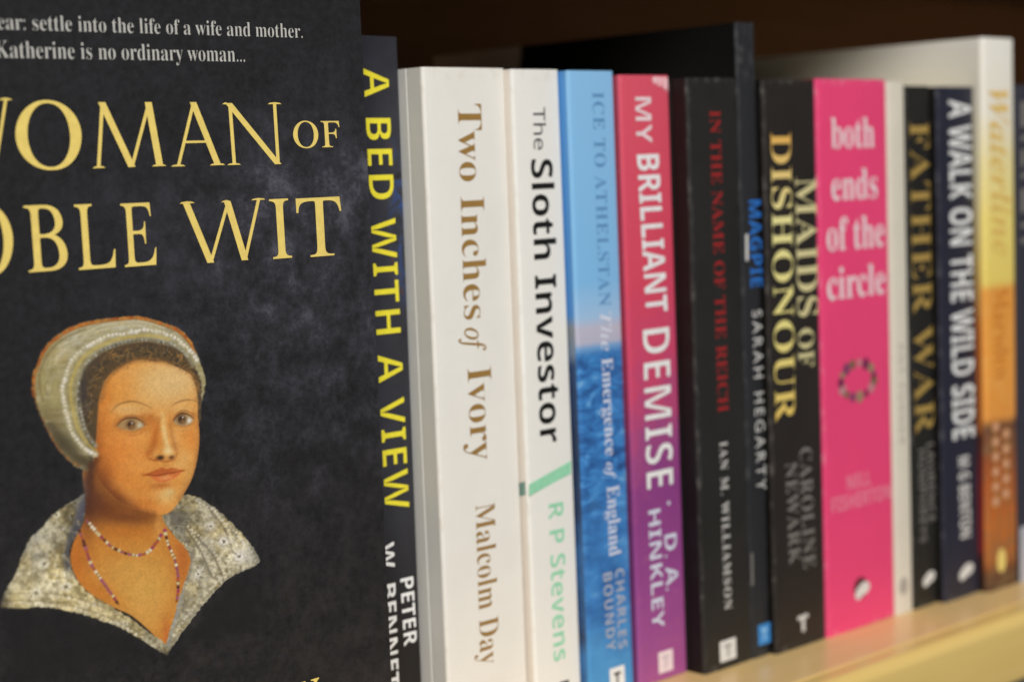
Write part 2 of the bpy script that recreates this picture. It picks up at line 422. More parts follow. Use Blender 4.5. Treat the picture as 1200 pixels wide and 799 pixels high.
blue.down('author_name', 'BOUNDY', GREYBLUE, (706, 672), (710.5, 763), (716.6, 674), 'bold', offset=-.008, spacing=1.15)
blue.mark(714, 731.5, 780.5, 808, WHITE, BLACK)

# ------------------------------------------------------------------ my brilliant demise
def pink_spine(name, k):
    N = Nodes(name)
    x = N.xyz()
    nz = N.noise(62, 5, 0.62)
    z = N.math('ADD', x[2], N.math('MULTIPLY', N.math('SUBTRACT', nz, 0.5), 0.06))
    z = N.math('ADD', z, N.math('MULTIPLY', x[0], -0.5))
    t = N.remap(z, -0.012, 0.19)
    c = N.ramp(t, [(0.0, rgb(166, 86, 142, k)), (0.16, rgb(150, 74, 140, k)), (0.34, rgb(138, 64, 130, k)), (0.44, rgb(158, 74, 128, k)), (0.54, rgb(200, 72, 108, k)), (0.7, rgb(212, 72, 96, k)), (1.0, rgb(216, 84, 104, k))])
    spk = N.ramp(N.noise(300, 4, 0.7), [(0.6, (0, 0, 0)), (0.72, (1, 1, 1))])
    c = N.mix(N.math('MULTIPLY', spk, 0.25), c, rgb(228, 132, 130, k))
    N.bump(N.noise(260, 5), 0.0002, 0.3)
    return N.finish(c, 0.4, 0.38)
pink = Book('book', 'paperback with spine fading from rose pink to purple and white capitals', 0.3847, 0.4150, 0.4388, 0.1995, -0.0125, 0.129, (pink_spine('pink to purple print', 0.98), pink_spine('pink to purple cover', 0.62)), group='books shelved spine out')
pink.down('title', 'MY', BLUSH, (743.3, 114), (745, 168), (762, 117), 'bold', offset=-.010)
pink.down('title', 'BRILLIANT', ink('warm white ink', rgb(238, 226, 228)), (745.5, 181.5), (756.5, 367), (771.5, 184), 'bold', offset=-.002)
pink.down('title', 'DEMISE', WHITE, (752, 387), (757, 573.5), (784, 390), 'bold', offset=-.014, spacing=1.04)
pink.down('author_name', 'D. A.', LILAC, (777.8, 627), (780.2, 692), (792, 629), 'bold', offset=-.008)
pink.down('author_name', 'HINKLEY', LILAC, (759, 598.5), (764, 737), (773, 600), 'bold', offset=-.008)
pink.disc('fleck', 783, 589, .0007, .0007, LILAC)
pink.mark(771, 788, 761.5, 786.5, BLUSH, ink('faint mark ink', rgb(196, 180, 188)))
corner = Nodes('scuffed paper'); corner_m = corner.finish(corner.ramp(corner.noise(700, 4, 0.7), [(0.35, rgb(214, 120, 134)), (0.6, rgb(236, 190, 194))]), 0.8, 0.1)
scuff = [(763, 91.5), (767, 90.2), (775, 90.6), (782.8, 91), (783.4, 100), (784, 111), (782.2, 109), (780.8, 105), (778.5, 106), (776, 101.5), (772, 102), (769, 99), (765.5, 98.5), (764.5, 95)]
scuff = [pink.local(*p) for p in scuff]
flat('scuff', [(min(a, pink.w - .0009), min(b, pink.h - .0002)) for a, b in scuff], [tuple(range(len(scuff)))], -0.0002 - INK_GAP * .5, corner_m, pink.root)

# ------------------------------------------------------------------ in the name of the reich
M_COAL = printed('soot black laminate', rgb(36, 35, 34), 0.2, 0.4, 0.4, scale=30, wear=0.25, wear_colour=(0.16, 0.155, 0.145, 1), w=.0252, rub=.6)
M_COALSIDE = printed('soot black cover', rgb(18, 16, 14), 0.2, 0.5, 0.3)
name_ = Book('book', 'black paperback with a dull red serif title between the pink and tall black books', 0.3774, 0.4392, 0.4644, 0.1986, -0.0125, 0.129, (M_COAL, M_COALSIDE), group='books shelved spine out')
name_.down('title', 'IN THE NAME OF THE REICH', RED, (831, 129.5), (841, 483.5), (843.2, 131), 'serif', offset=-.004)
name_.down('author_name', 'IAN M. WILLIAMSON', PALE, (842.8, 518), (848.4, 714.5), (851.6, 520), 'serif', offset=-.003, spacing=1.22)
name_.mark(843, 862, 748.5, 773, CHALK, GREY)

# ------------------------------------------------------------------ magpie (tall)
M_INKY = printed('blue black laminate', rgb(38, 39, 42), 0.14, 0.42, 0.4, scale=26, wear_colour=(0.16, 0.16, 0.16, 1), w=.0097, rub=.4)
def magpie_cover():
    N = Nodes('magpie cover two tone')
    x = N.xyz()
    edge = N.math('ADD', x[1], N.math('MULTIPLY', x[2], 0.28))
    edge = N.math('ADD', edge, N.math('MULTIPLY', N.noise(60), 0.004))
    c = N.mix(N.remap(edge, 0.165, 0.1675), (0.004, 0.004, 0.004, 1), rgb(226, 208, 192))  # near black, turning pale taupe past a slanted edge
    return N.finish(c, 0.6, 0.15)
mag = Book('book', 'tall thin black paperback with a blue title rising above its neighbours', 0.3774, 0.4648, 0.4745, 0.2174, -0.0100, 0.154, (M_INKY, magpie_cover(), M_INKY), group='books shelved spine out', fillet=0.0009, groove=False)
mag.down('title', 'MAGPIE', BLUE, (876.8, 235), (879.2, 337), (890.8, 237), 'bold', offset=-.005)
mag.down('author_name', 'SARAH HEGARTY', PALE, (881, 364), (886.5, 575), (891.8, 366), 'plain', spacing=1.35)
mag.shape('tick', [(872.9, 275), (873.3, 306), (876.2, 305), (875.8, 274)], CHALK)
mag.shape('tick', [(879.2, 648), (879.9, 686), (882.2, 685), (881.5, 647)], DULL)
mag.mark(888, 902, 730, 754, ink('cyan ink', rgb(62, 134, 200)), ink('pale cyan ink', rgb(150, 196, 228)))

# ------------------------------------------------------------------ maids of dishonour
M_BROWNBLACK = printed('brown black laminate', rgb(38, 34, 32), 0.16, 0.42, 0.38, scale=28, wear_colour=(0.2, 0.18, 0.16, 1), w=.029, rub=.6)
maids = Book('book', 'black paperback with a two line gold serif title beside the bright pink book', 0.3748, 0.4749, 0.5039, 0.1985, -0.0085, 0.129, (M_BROWNBLACK, M_COALSIDE), group='books shelved spine out')
def gold_fade():
    N = Nodes('fading gold ink'); x = N.xyz()
    c = N.ramp(N.remap(x[2], .075, .185), [(0, rgb(214, 178, 84)), (.35, rgb(220, 208, 130)), (.7, rgb(220, 212, 146)), (1, rgb(214, 158, 66))])
    return N.finish(c, .38, .35)
GF = gold_fade()
maids.down('title', 'MAIDS', ink('pale gold ink', rgb(206, 196, 146)), (931.3, 208.5), (934, 372), (956, 211), 'serif', offset=-.004)
maids.down('title', 'OF', ink('pale gold ink', rgb(206, 196, 146)), (934.6, 386), (935.3, 431), (953, 388), 'serif', offset=-.004)
maids.down('title', 'DISHONOUR', GF, (902.5, 155.5), (908.3, 495), (926.2, 158), 'serif', offset=-.004)
maids.down('author_name', 'CAROLINE', DULL, (936.3, 525.5), (941.3, 667), (950.5, 527), 'serif', offset=-.002, spacing=1.1)
maids.down('author_name', 'NEWARK', DULL, (919.5, 543), (924.8, 662), (933, 545), 'serif', offset=-.002, spacing=1.1)
maids.shape('publisher_mark', [(934, 722), (934.2, 727), (938.5, 725.5), (939, 740), (943, 738.5), (942.5, 724), (946.5, 722.5), (946.3, 717.5)], PALE)

# ------------------------------------------------------------------ both ends of the circle
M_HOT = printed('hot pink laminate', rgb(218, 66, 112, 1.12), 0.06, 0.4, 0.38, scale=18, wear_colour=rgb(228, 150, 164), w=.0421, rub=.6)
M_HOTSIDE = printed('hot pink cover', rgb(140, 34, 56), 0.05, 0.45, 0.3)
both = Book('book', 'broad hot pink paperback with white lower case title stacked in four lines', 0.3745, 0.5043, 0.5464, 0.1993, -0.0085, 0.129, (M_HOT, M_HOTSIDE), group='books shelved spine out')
both.across('title', 'both', BLUSH, (973.5, 175.5), (1024, 171), (997, 138), 'serif')
both.across('title', 'ends', BLUSH, (974, 237), (1027.5, 230), (1000, 198), 'serif')
both.across('title', 'of the', BLUSH, (968.5, 296), (1036, 287), (1000, 253), 'serif')
both.across('title', 'circle', BLUSH, (969, 352.5), (1037, 343), (1000, 311), 'serif')
both.across('author_name', 'NELL', ROSE, (992, 573), (1020, 568), (1006, 554), 'bold')
both.across('author_name', 'FISHERTON', ROSE, (974, 599), (1044, 585), (1008, 575), 'bold')
beads = [ink('mauve bead ink', rgb(130, 64, 100)), ink('sage bead ink', rgb(150, 128, 100)), ink('plum bead ink', rgb(118, 46, 80)), ink('pale bead ink', rgb(182, 130, 134)), ink('moss bead ink', rgb(120, 96, 74))]
uc, zc = both.local(1004.5, 445)
for i in range(15):
    a = 2 * math.pi * i / 15 + .2
    rr = .00145 + .0004 * ((i * 7) % 3)
    pts = [(uc + .0102 * math.cos(a) + rr * math.cos(q), zc + .0062 * math.sin(a) + rr * math.sin(q)) for q in [2 * math.pi * k / 14 for k in range(14)]]
    flat('bead', pts, [tuple(range(14))], -0.0002 - INK_GAP * (1 + i % 2), beads[i % 5], both.root)
both.disc('emblem_disc', 1008, 688, .0042, .0040, ink('dark rose ink', rgb(96, 40, 54)), 1)  # darker rose disc beneath the emblem
both.emblem(1009.5, 690.5, .0036, .0034, CHALK, 2)

# ------------------------------------------------------------------ thin white
M_BONE = printed('bone white laminate', rgb(206, 199, 184), 0.05, 0.5, 0.3, w=.0109, rub=.4)
white = Book('book', 'thin bone white paperback with faint grey lettering beside the hot pink book', 0.3742, 0.5468, 0.5577, 0.1990, -0.0105, 0.129, (M_BONE, M_BONE), group='books shelved spine out')
FAINT = ink('faint grey ink', rgb(164, 158, 150))
white.down('title', 'ANT TURNER', FAINT, (1052.2, 402), (1053.8, 521), (1058.5, 403), 'sans', spacing=1.3)
white.disc('publisher_mark', 1058.5, 686, .0026, .0034, FAINT)

# ------------------------------------------------------------------ father war
M_NIGHT = printed('black laminate', rgb(34, 33, 31), 0.16, 0.42, 0.38, wear_colour=(0.16, 0.155, 0.14, 1), w=.0159, rub=.6)
father = Book('book', 'black paperback with tarnished gold title between thin white and navy books', 0.3741, 0.5581, 0.5740, 0.1976, -0.0115, 0.129, (M_NIGHT, M_COALSIDE), group='books shelved spine out')
father.down('title', 'FATHER WAR', OLDGOLD, (1065.3, 143), (1072.5, 510), (1087.5, 145), 'serif', offset=-.008)
father.down('author_name', 'LAURENCE', DULL, (1085.5, 520), (1087.5, 612), (1093.5, 521), 'bold', offset=-.01)
father.down('author_name', 'HUMPHREYS', DULL, (1075.5, 527), (1078, 636), (1083.2, 528), 'bold', offset=-.01)
father.emblem(1087.6, 677, .0032, .0031, CHALK)

# ------------------------------------------------------------------ a walk on the wild side
M_NAVY = printed('navy laminate', rgb(37, 38, 52), 0.1, 0.4, 0.4, wear_colour=(0.18, 0.18, 0.2, 1), w=.0251, rub=.6)
walk = Book('book', 'navy paperback with bold white capitals between black and yellow books', 0.3710, 0.5744, 0.5995, 0.1974, -0.0080, 0.129, (M_NAVY, M_COALSIDE), group='books shelved spine out')
walk.down('title', 'A WALK ON THE WILD SIDE', WHITE, (1111, 117.5), (1116.2, 516), (1137, 119), 'bold')
walk.down('author_name', 'M G BENTON', CHALK, (1122.5, 536), (1125, 631), (1135.3, 537), 'bold')
walk.emblem(1131.5, 668.5, .0040, .0034, CHALK)

# ------------------------------------------------------------------ tall white to orange hardback
def sunset():
    N = Nodes('white to orange print'); x = N.xyz()
    z = N.math('ADD', x[2], N.math('MULTIPLY', N.math('SUBTRACT', N.noise(80), .5), .0045))
    c = N.ramp(N.remap(z, 0, .2162), [(0, rgb(64, 34, 26)), (.03, rgb(86, 46, 30)), (.06, rgb(172, 96, 40)), (.12, rgb(190, 104, 40)), (.19, rgb(178, 88, 36)), (.28, rgb(120, 66, 44)), (.303, rgb(92, 50, 40)),
               (.318, rgb(218, 140, 58)), (.40, rgb(224, 150, 64)), (.548, rgb(220, 148, 62)), (.566, rgb(222, 198, 100)), (.68, rgb(226, 206, 116)), (.78, rgb(224, 210, 152)), (.87, rgb(224, 219, 206)), (1, rgb(226, 223, 216))])
    mot = N.ramp(N.noise(150, 6, .7), [(.38, (0, 0, 0)), (.62, (1, 1, 1))])
    c = N.mix(N.math('MULTIPLY', mot, N.math('MULTIPLY', N.remap(x[2], .066, .06), .55)), c, rgb(78, 40, 30))
    c = N.mix(N.math('MULTIPLY', mot, .10), c, rgb(236, 214, 150))
    N.bump(N.noise(260, 5), 0.0002, 0.3)
    return N.finish(c, .4, .38)
def sunset_side():
    N = Nodes('white to orange board'); x = N.xyz()
    c = N.ramp(N.remap(x[2], 0, .2162), [(0, rgb(34, 24, 20)), (.06, rgb(60, 30, 26)), (.08, rgb(120, 32, 36)), (.2, rgb(110, 34, 36)), (.285, rgb(70, 38, 32)), (.30, rgb(160, 92, 40)), (.48, rgb(176, 100, 44)), (.6, rgb(196, 170, 100)), (.75, rgb(206, 196, 160)), (1, rgb(214, 210, 202))])
    return N.finish(c, .5, .3)
yel = Book('book', 'tall book at the right, spine white above and orange below, taller than its neighbours', 0.3674, 0.5999, 0.6225, 0.2162, -0.0040, 0.15, (sunset(), sunset_side()), group='books shelved spine out', fillet=0.0016, groove=False)
YT = ink('saffron ink', rgb(224, 184, 84)); OT = ink('orange dot ink', rgb(212, 150, 84)); PD = ink('peach dot ink', rgb(206, 160, 140))
yel.down('title', 'Waterline', ink('saffron title ink', rgb(220, 184, 100)), (1158.5, 103), (1163.5, 301), (1181, 105), 'bolditalic')
yel.down('author_name', 'Marsden', ink('burnt orange ink', rgb(206, 126, 48)), (1164, 338), (1166.5, 446), (1180, 340), 'serif')
for i in range(11):
    px = 1166.2 if i % 2 == 0 else 1178.2
    py = 500 + 17.5 * (i // 2) + (8 if i % 2 else 0)
    yel.disc('dot', px, py, .0026, .0022, OT, 1); yel.disc('dot', px, py, .0016, .0013, PD, 2)
yel.disc('emblem', 1173, 656, .0032, .0048, ink('straw ink', rgb(232, 204, 118)))

# ------------------------------------------------------------------ last book at the picture's edge
M_SLATE = printed('slate laminate', rgb(50, 50, 60), 0.12, 0.42, 0.38)
last = Book('book', 'slate grey paperback with a pale foot panel at the right edge', 0.3668, 0.6232, 0.6466, 0.1985, -0.001, 0.129, (M_SLATE, M_SLATE), group='books shelved spine out')
for y0, y1, u in ((120, 150, 6), (160, 166, 14), (176, 196, 5), (204, 210, 14), (222, 250, 6), (262, 268, 14), (280, 286, 14)):
    last.shape('title', [(1195.8, y0), (1196, y1), (1196 + u, y1 - .3 * u), (1195.8 + u, y0 - .3 * u)], DULL)
last.shape('foot_panel', [(1194.6, 618), (1195, 684), (1231, 672), (1231, 606)], ink('pale grey panel ink', rgb(178, 178, 186)))


# ------------------------------------------------------------------ the face-out book with the portrait
CY_ = 0.386
def cover_stock(name, painted=False):
    """Near-black cover art: smoky blue-grey clouding and brown flecks; the portrait's paint lies over it."""
    N = Nodes(name)
    x = N.xyz()
    cloud = N.noise(17, 7, 0.62, dist=0.5)
    blot = N.noise(95, 9, 0.78)
    grain = N.noise(420, 4, 0.7)
    zone = N.math('MULTIPLY', N.remap(x[0], 0.045, 0.115), N.math('MULTIPLY', N.remap(x[2], 0.055, 0.105), N.remap(x[2], 0.215, 0.165)))
    zone = N.math('ADD', N.math('MULTIPLY', zone, 0.95), 0.18)
    f = N.math('MULTIPLY', N.remap(N.math('ADD', N.math('MULTIPLY', cloud, 0.34), N.math('MULTIPLY', blot, 0.72)), 0.43, 0.68), zone)
    c = N.ramp(f, [(0.0, rgb(25, 24, 24)), (0.3, rgb(34, 34, 37)), (0.65, rgb(53, 53, 60)), (1.0, rgb(84, 84, 93))])
    brown = N.math('MULTIPLY', N.remap(x[2], 0.11, 0.05), 0.6)
    c = N.mix(N.math('MULTIPLY', brown, N.remap(blot, .45, .65)), c, rgb(56, 50, 46))
    c = N.mix(0.22, c, N.ramp(grain, [(0.3, rgb(26, 26, 27)), (0.7, rgb(66, 66, 72))]))
    if painted:
        at = N.n('ShaderNodeAttribute'); at.attribute_name = 'paint'
        c = N.mix(at.outputs['Alpha'], c, at.outputs['Color'])
    N.bump(N.noise(300, 4, 0.6), 0.00015, 0.25)
    return N.finish(c, 0.45, 0.3)
M_STOCK = cover_stock('smoky cover print')
CW, CH = 0.153, 0.234
CLEAN = -0.0105
XR = on_plane(440.5, 400, CY_)[0] - CLEAN * (on_plane(440.5, 400, CY_)[1] - SHELF_Z)
cov = thing('book', 'dark face-out book with gold title and a painted woman in a jewelled hood', 'book', (XR - CW, CY_, SHELF_Z), math.asin(CLEAN))
def clocal(px, py):
    X, Z = on_plane(px, py, CY_); return unlean(X - (XR - CW), Z - SHELF_Z, CLEAN)
TH = 0.0135
link('front_cover', box_mesh('front', 0.0002, CW, 0, 0.0005, 0, CH, 0.00012, 2), M_STOCK, cov)
link('back_cover', box_mesh('back', 0.0002, CW, TH - .0005, TH, 0, CH, 0.00012, 2), M_STOCK, cov)
link('spine', box_mesh('spine', -0.0004, 0.0001, 0.0001, TH - .0001, 0, CH, 0.00012, 2), M_STOCK, cov)
link('page_block', box_mesh('pages', 0.0002, CW - .0006, 0.0006, TH - .0006, .0003, CH - .0003), PAPER, cov)
def cover_text(name, text, mat, bl, br, tl, kind, y=-INK_GAP * 2, **kw):
    (u0, z0), (u1, z1), (_, zt) = clocal(*bl), clocal(*br), clocal(*tl)
    zb = (z0 + z1) / 2
    v, f = glyphs(text, kind, **kw)
    a0, a1 = v[:, 0].min(), v[:, 0].max(); top = v[:, 1].max()
    pts = np.stack([u0 + (v[:, 0] - a0) / (a1 - a0) * (u1 - u0), zb + v[:, 1] / top * (zt - zb)], 1)
    return flat(name, pts, f, y, mat, cov)
SILVER = ink('silver ink', rgb(186, 184, 178))
cover_text('tagline', 'was clear: settle into the life of a wife and mother.', SILVER, (-62, 33), (354.5, 45), (160, 21.5), 'serif', offset=-.011)
cover_text('tagline', 'But Katherine is no ordinary woman...', SILVER, (-47, 66), (287, 74), (70, 49.5), 'serif', offset=-.011)
T = dict(kind='roman', offset=.001)
# capitals cut as pen strokes (x, y in cap heights): splayed M, pointed A and W as on the jacket
TK, TN, SF = .105, .052, .022
CAPS = {
 'M': (1.08, [((.20, 1), (.09, .01), TN), ((.19, 1), (.58, 0), TK), ((.58, 0), (.89, .99), TN), ((.88, 1), (1.00, .01), TK)], [(.0, .19, 0), (.88, 1.10, 0)], []),
 'A': (.86, [((.42, 1), (.12, .01), TN), ((.41, 1), (.76, .01), TK)], [(.0, .23, 0), (.63, .88, 0)], [(.22, .63, .36)]),
 'N': (.86, [((.09, .99), (.11, .01), TN), ((.07, 1), (.80, -.01), TK), ((.79, .99), (.80, 0), TN)], [(.0, .21, 0), (-.03, .08, .98), (.68, .90, .98)], []),
 'W': (1.32, [((.10, .99), (.43, -.01), TK), ((.43, -.01), (.75, .97), TN), ((.74, .97), (.97, -.01), TK), ((.97, -.01), (1.24, .99), TN)], [(.0, .23, .98), (.64, .80, .97), (1.12, 1.35, .98)], []),
}
def cut_cap(ch, bl, br, tl):
    wd, strokes, serifs, bars = CAPS[ch]
    (u0, z0), (u1, z1), (_, zt) = clocal(*bl), clocal(*br), clocal(*tl)
    zb = (z0 + z1) / 2; H = zt - zb; k = (u1 - u0) / wd
    bm = bmesh.new(); lay_ = 0
    def quad(q):
        nonlocal lay_
        f = bm.faces.new([bm.verts.new((u0 + a * k, -INK_GAP * 2 - lay_ * 8e-6, zb + b * H)) for a, b in q]); lay_ += 1
        f.normal_update()
        if f.normal.y > 0: f.normal_flip()
    for (xa, ya), (xb, yb), t in strokes: quad([(xa - t / 2, ya), (xa + t / 2, ya), (xb + t / 2, yb), (xb - t / 2, yb)])
    for xa, xb, y in serifs:
        d = .016 if y < .5 else -.016
        quad([(xa, y), (xb, y), (xb - .03, y + SF * (1 if y < .5 else 1)), ((xa + xb) / 2, y + SF * 1.5), (xa + .03, y + SF)])
    for xa, xb, y in bars: quad([(xa, y), (xb, y), (xb, y + .036), (xa, y + .036)])
    me = bpy.data.meshes.new('title'); bm.to_mesh(me); bm.free()
    return link('title', me, GOLD, cov)
cut_cap('W', (-74, 204), (17, 197.5), (-20, 116))
cover_text('title', 'O', GOLD, (20.5, 199.5), (97.5, 196), (58, 117.5), **T)
cut_cap('M', (108, 197), (193, 195), (150, 120))
cut_cap('A', (200, 195), (262, 194), (226, 120))
cut_cap('N', (266, 194), (330, 191.5), (300, 121))
cover_text('title', 'OF', GOLD, (344, 173.5), (398.5, 172.5), (380, 141.5), **T)
cut_cap('N', (-92, 326), (-50, 322), (-70, 240))
cover_text('title', 'O', GOLD, (-46, 324), (17.5, 320.5), (-10, 238), **T)
cover_text('title', 'B', GOLD, (32, 319), (80, 316), (55, 240), **T)
cover_text('title', 'L', GOLD, (91, 316.5), (136, 313), (110, 239), **T)
cover_text('title', 'E', GOLD, (145, 313), (184, 310), (160, 238), **T)
cut_cap('W', (214, 309), (312, 303), (262, 235))
cover_text('title', 'I', GOLD, (318.5, 303.5), (342, 302), (330, 233), **T)
cover_text('title', 'T', GOLD, (349.5, 301.5), (402, 299), (375, 231.5), **T)
cover_text('author_name', 'ROSEMARY', GOLD, (135, 905), (376, 842), (370, 793), **T)

# --- the painted portrait, laid in with soft brushes in the cover's own plane
GX, GZ = 330, 440
pu0, pz1 = clocal(-26, 366); pu1, _ = clocal(312, 560); _, pz0 = clocal(190, 772)
gu = np.linspace(pu0, pu1, GX); gz = np.linspace(pz0, pz1, GZ)
UU, ZZ = np.meshgrid(gu, gz)
PX, PY = to_px(UU + XR - CW + CLEAN * ZZ, CY_, ZZ - CLEAN * UU + SHELF_Z)
P = np.stack([PX.ravel(), PY.ravel()], 1)
RGB = np.full((len(P), 3), 0.13); AL = np.zeros(len(P))
R = np.random.RandomState(3)
def vnoise(sx, sy, seed):
    r = np.random.RandomState(seed).rand(64, 64)
    a, b = P[:, 0] / sx + 900, P[:, 1] / sy + 900
    i, j = np.floor(a).astype(int), np.floor(b).astype(int); fa, fb = a - i, b - j
    fa, fb = fa * fa * (3 - 2 * fa), fb * fb * (3 - 2 * fb)
    g = lambda p, q: r[p % 64, q % 64]
    return (g(i, j) * (1 - fa) + g(i + 1, j) * fa) * (1 - fb) + (g(i, j + 1) * (1 - fa) + g(i + 1, j + 1) * fa) * fb
def fbm(s, seed): return (vnoise(s, s, seed) + .5 * vnoise(s / 2, s / 2, seed + 1) + .25 * vnoise(s / 4, s / 4, seed + 2)) / 1.75
def spline(pts, closed, n=5):
    p = np.array(pts, float); m = len(p); out = []
    for i in range(m if closed else m - 1):
        a, b, c, d = (p[(i + k) % m] if closed else p[min(max(i + k, 0), m - 1)] for k in (-1, 0, 1, 2))
        for t in np.arange(n) / n:
            out.append(.5 * (2 * b + (c - a) * t + (2 * a - 5 * b + 4 * c - d) * t * t + (3 * b - a - 3 * c + d) * t ** 3))
    if not closed: out.append(p[-1])
    return np.array(out)
def near(q, pad):
    return np.where((P[:, 0] > q[:, 0].min() - pad) & (P[:, 0] < q[:, 0].max() + pad) & (P[:, 1] > q[:, 1].min() - pad) & (P[:, 1] < q[:, 1].max() + pad))[0]
def seg_dist(Q, a, b):
    ab = b - a; t = np.clip(((Q - a) @ ab) / max(ab @ ab, 1e-9), 0, 1)
    return np.hypot(*(Q - a - t[:, None] * ab).T), t
def poly_mask(pts, soft=2.0, smooth=True, wob=0.0):
    q = spline(pts, True) if smooth else np.array(pts, float)
    ids = near(q, soft + 2); Q = P[ids]; d = np.full(len(ids), 1e9); ins = np.zeros(len(ids), bool)
    for a, b in zip(q, np.roll(q, -1, 0)):
        d = np.minimum(d, seg_dist(Q, a, b)[0])
        cr = ((a[1] > Q[:, 1]) != (b[1] > Q[:, 1]))
        if a[1] != b[1]: ins ^= cr & (Q[:, 0] < (b[0] - a[0]) * (Q[:, 1] - a[1]) / (b[1] - a[1]) + a[0])
    d = np.where(ins, -d, d)
    if wob: d = d + (vnoise(3, 3, 77)[ids] - .5) * wob
    m = np.zeros(len(P)); t = np.clip(.5 - d / soft, 0, 1); m[ids] = t * t * (3 - 2 * t); return m
def line_mask(pts, w, soft=1.2, taper=False, smooth=True):
    q = spline(pts, False) if smooth else np.array(pts, float)
    ids = near(q, w + soft + 1); Q = P[ids]; best = np.full(len(ids), 1e9); n = len(q) - 1
    for k, (a, b) in enumerate(zip(q[:-1], q[1:])):
        d, t = seg_dist(Q, a, b)
        ww = w * (1 - .75 * abs(2 * (k + t) / n - 1) ** 1.5) if taper else w
        best = np.minimum(best, d - ww / 2)
    m = np.zeros(len(P)); t = np.clip(.5 - best / soft, 0, 1); m[ids] = t * t * (3 - 2 * t); return m
def blob_mask(x, y, rx, ry, ang=0.0, hard=1.0):
    c, s = math.cos(ang), math.sin(ang); dx, dy = P[:, 0] - x, P[:, 1] - y
    return np.exp(-(((dx * c + dy * s) / rx) ** 2 + ((-dx * s + dy * c) / ry) ** 2) ** hard)
def lay(mask, col, opaque=True, within=None):
    global RGB, AL
    if within is not None: mask = mask * within
    col = np.array(col, float) / 255
    RGB = RGB * (1 - mask[:, None]) + mask[:, None] * col
    if opaque: AL = np.maximum(AL, mask) if within is None else AL
def along(pts, step):
    q = spline(pts, False, 12); L = np.concatenate([[0], np.cumsum(np.hypot(*np.diff(q, axis=0).T))])
    s = np.arange(0, L[-1], step); return np.stack([np.interp(s, L, q[:, 0]), np.interp(s, L, q[:, 1])], 1)
def dab(x, y, r, col, a=1.0, within=None):
    m = np.zeros(len(P)); ids = np.where((abs(P[:, 0] - x) < r * 2.2 + 1) & (abs(P[:, 1] - y) < r * 2.2 + 1))[0]
    d = np.hypot(P[ids, 0] - x, P[ids, 1] - y); t = np.clip(.5 - (d - r) / (r * .7 + .5), 0, 1); m[ids] = t * a
    lay(m, col, within=within)

# dark gown, a shade deeper than the ground
lay(.75 * poly_mask([(-20, 716), (60, 716), (105, 726), (150, 744), (192, 768), (222, 742), (262, 692), (310, 660), (350, 800), (-20, 820)], 16), (29, 28, 30))
# neck and chest
neck = poly_mask([(104, 540), (100, 590), (97, 612), (86, 634), (82, 652), (85, 668), (95, 686), (112, 700), (134, 712), (155, 722), (178, 742), (194, 760), (199, 742), (206, 720), (214, 692), (224, 662), (220, 642), (206, 628), (192, 606), (196, 570)], 3)
lay(neck, (182, 118, 50))
tone = lambda x, y, rx, ry, col, a=1.0, ang=0.0, hard=1.0, w=None: lay(a * blob_mask(x, y, rx, ry, ang, hard), col, within=w)
tone(168, 690, 42, 40, (196, 152, 78), .9, w=neck); tone(150, 668, 40, 22, (192, 142, 70), .7, w=neck)
tone(172, 720, 18, 24, (196, 146, 76), .7, w=neck)
tone(90, 655, 14, 34, (176, 100, 40), .8, w=neck); tone(214, 655, 10, 36, (172, 96, 44), .8, w=neck)
tone(120, 695, 24, 10, (178, 104, 40), .6, .5, w=neck); tone(196, 745, 6, 22, (176, 96, 46), .7, w=neck)
tone(125, 596, 34, 18, (104, 58, 32), .95, .25, w=neck); tone(103, 585, 10, 40, (84, 48, 34), .9, w=neck)
tone(160, 604, 26, 9, (126, 74, 36), .85, .1, w=neck); tone(148, 622, 34, 9, (176, 106, 42), .7, w=neck)
tone(186, 616, 6, 16, (196, 140, 72), .8, w=neck); tone(140, 645, 16, 8, (184, 120, 52), .6, w=neck)
# lace collars
def lace(mask, seed, shade):
    n1, n2, n3 = fbm(13, seed), vnoise(4.2, 4.2, seed + 5), vnoise(2.1, 2.1, seed + 9)
    v = .45 * n1 + .40 * n2 + .25 * n3
    v = np.clip((v - .30) / .48, 0, 1)[:, None]
    c = (1 - v) * np.array([112, 104, 80]) + v * np.array([196, 188, 160])
    y_ = np.clip((vnoise(16, 16, seed + 20) - .42) / .25, 0, 1)[:, None] * .5
    c = c * (1 - y_) + y_ * (c * np.array([1.0, .93, .72]))
    c = c * shade[:, None] / 255
    global RGB, AL
    RGB = RGB * (1 - mask[:, None]) + mask[:, None] * c; AL = np.maximum(AL, mask)
left = poly_mask([(103, 578), (90, 584), (70, 596), (58, 606), (48, 618), (35, 631), (26, 650), (17, 673), (8, 688), (1, 704), (1, 711), (24, 712), (60, 712), (104, 722), (150, 740), (193, 767), (196, 757), (176, 741), (150, 722), (132, 711), (112, 700), (95, 686), (85, 668), (81, 650), (86, 632), (97, 612)], 2.2, wob=2.0)
lace(left, 21, np.clip(.98 + .25 * blob_mask(60, 690, 60, 34) - .30 * blob_mask(92, 604, 24, 22), .4, 1.35))
right = poly_mask([(200, 592), (212, 580), (232, 582), (251, 594), (271, 612), (290, 632), (304, 653), (303, 660), (289, 667), (267, 678), (254, 691), (232, 716), (212, 743), (195, 766), (197, 747), (204, 722), (213, 692), (223, 661), (219, 644), (205, 628), (190, 606)], 2.2, wob=2.0)
lace(right, 41, np.clip(.98 + .32 * blob_mask(268, 638, 32, 26) - .28 * blob_mask(212, 606, 20, 16), .4, 1.4))
lay(.8 * line_mask([(101, 582), (95, 606), (84, 630), (79, 650), (80, 664)], 9, 8), (62, 62, 72), within=left)
lay(.5 * line_mask([(96, 590), (90, 612)], 7, 7), (88, 90, 108), within=left)
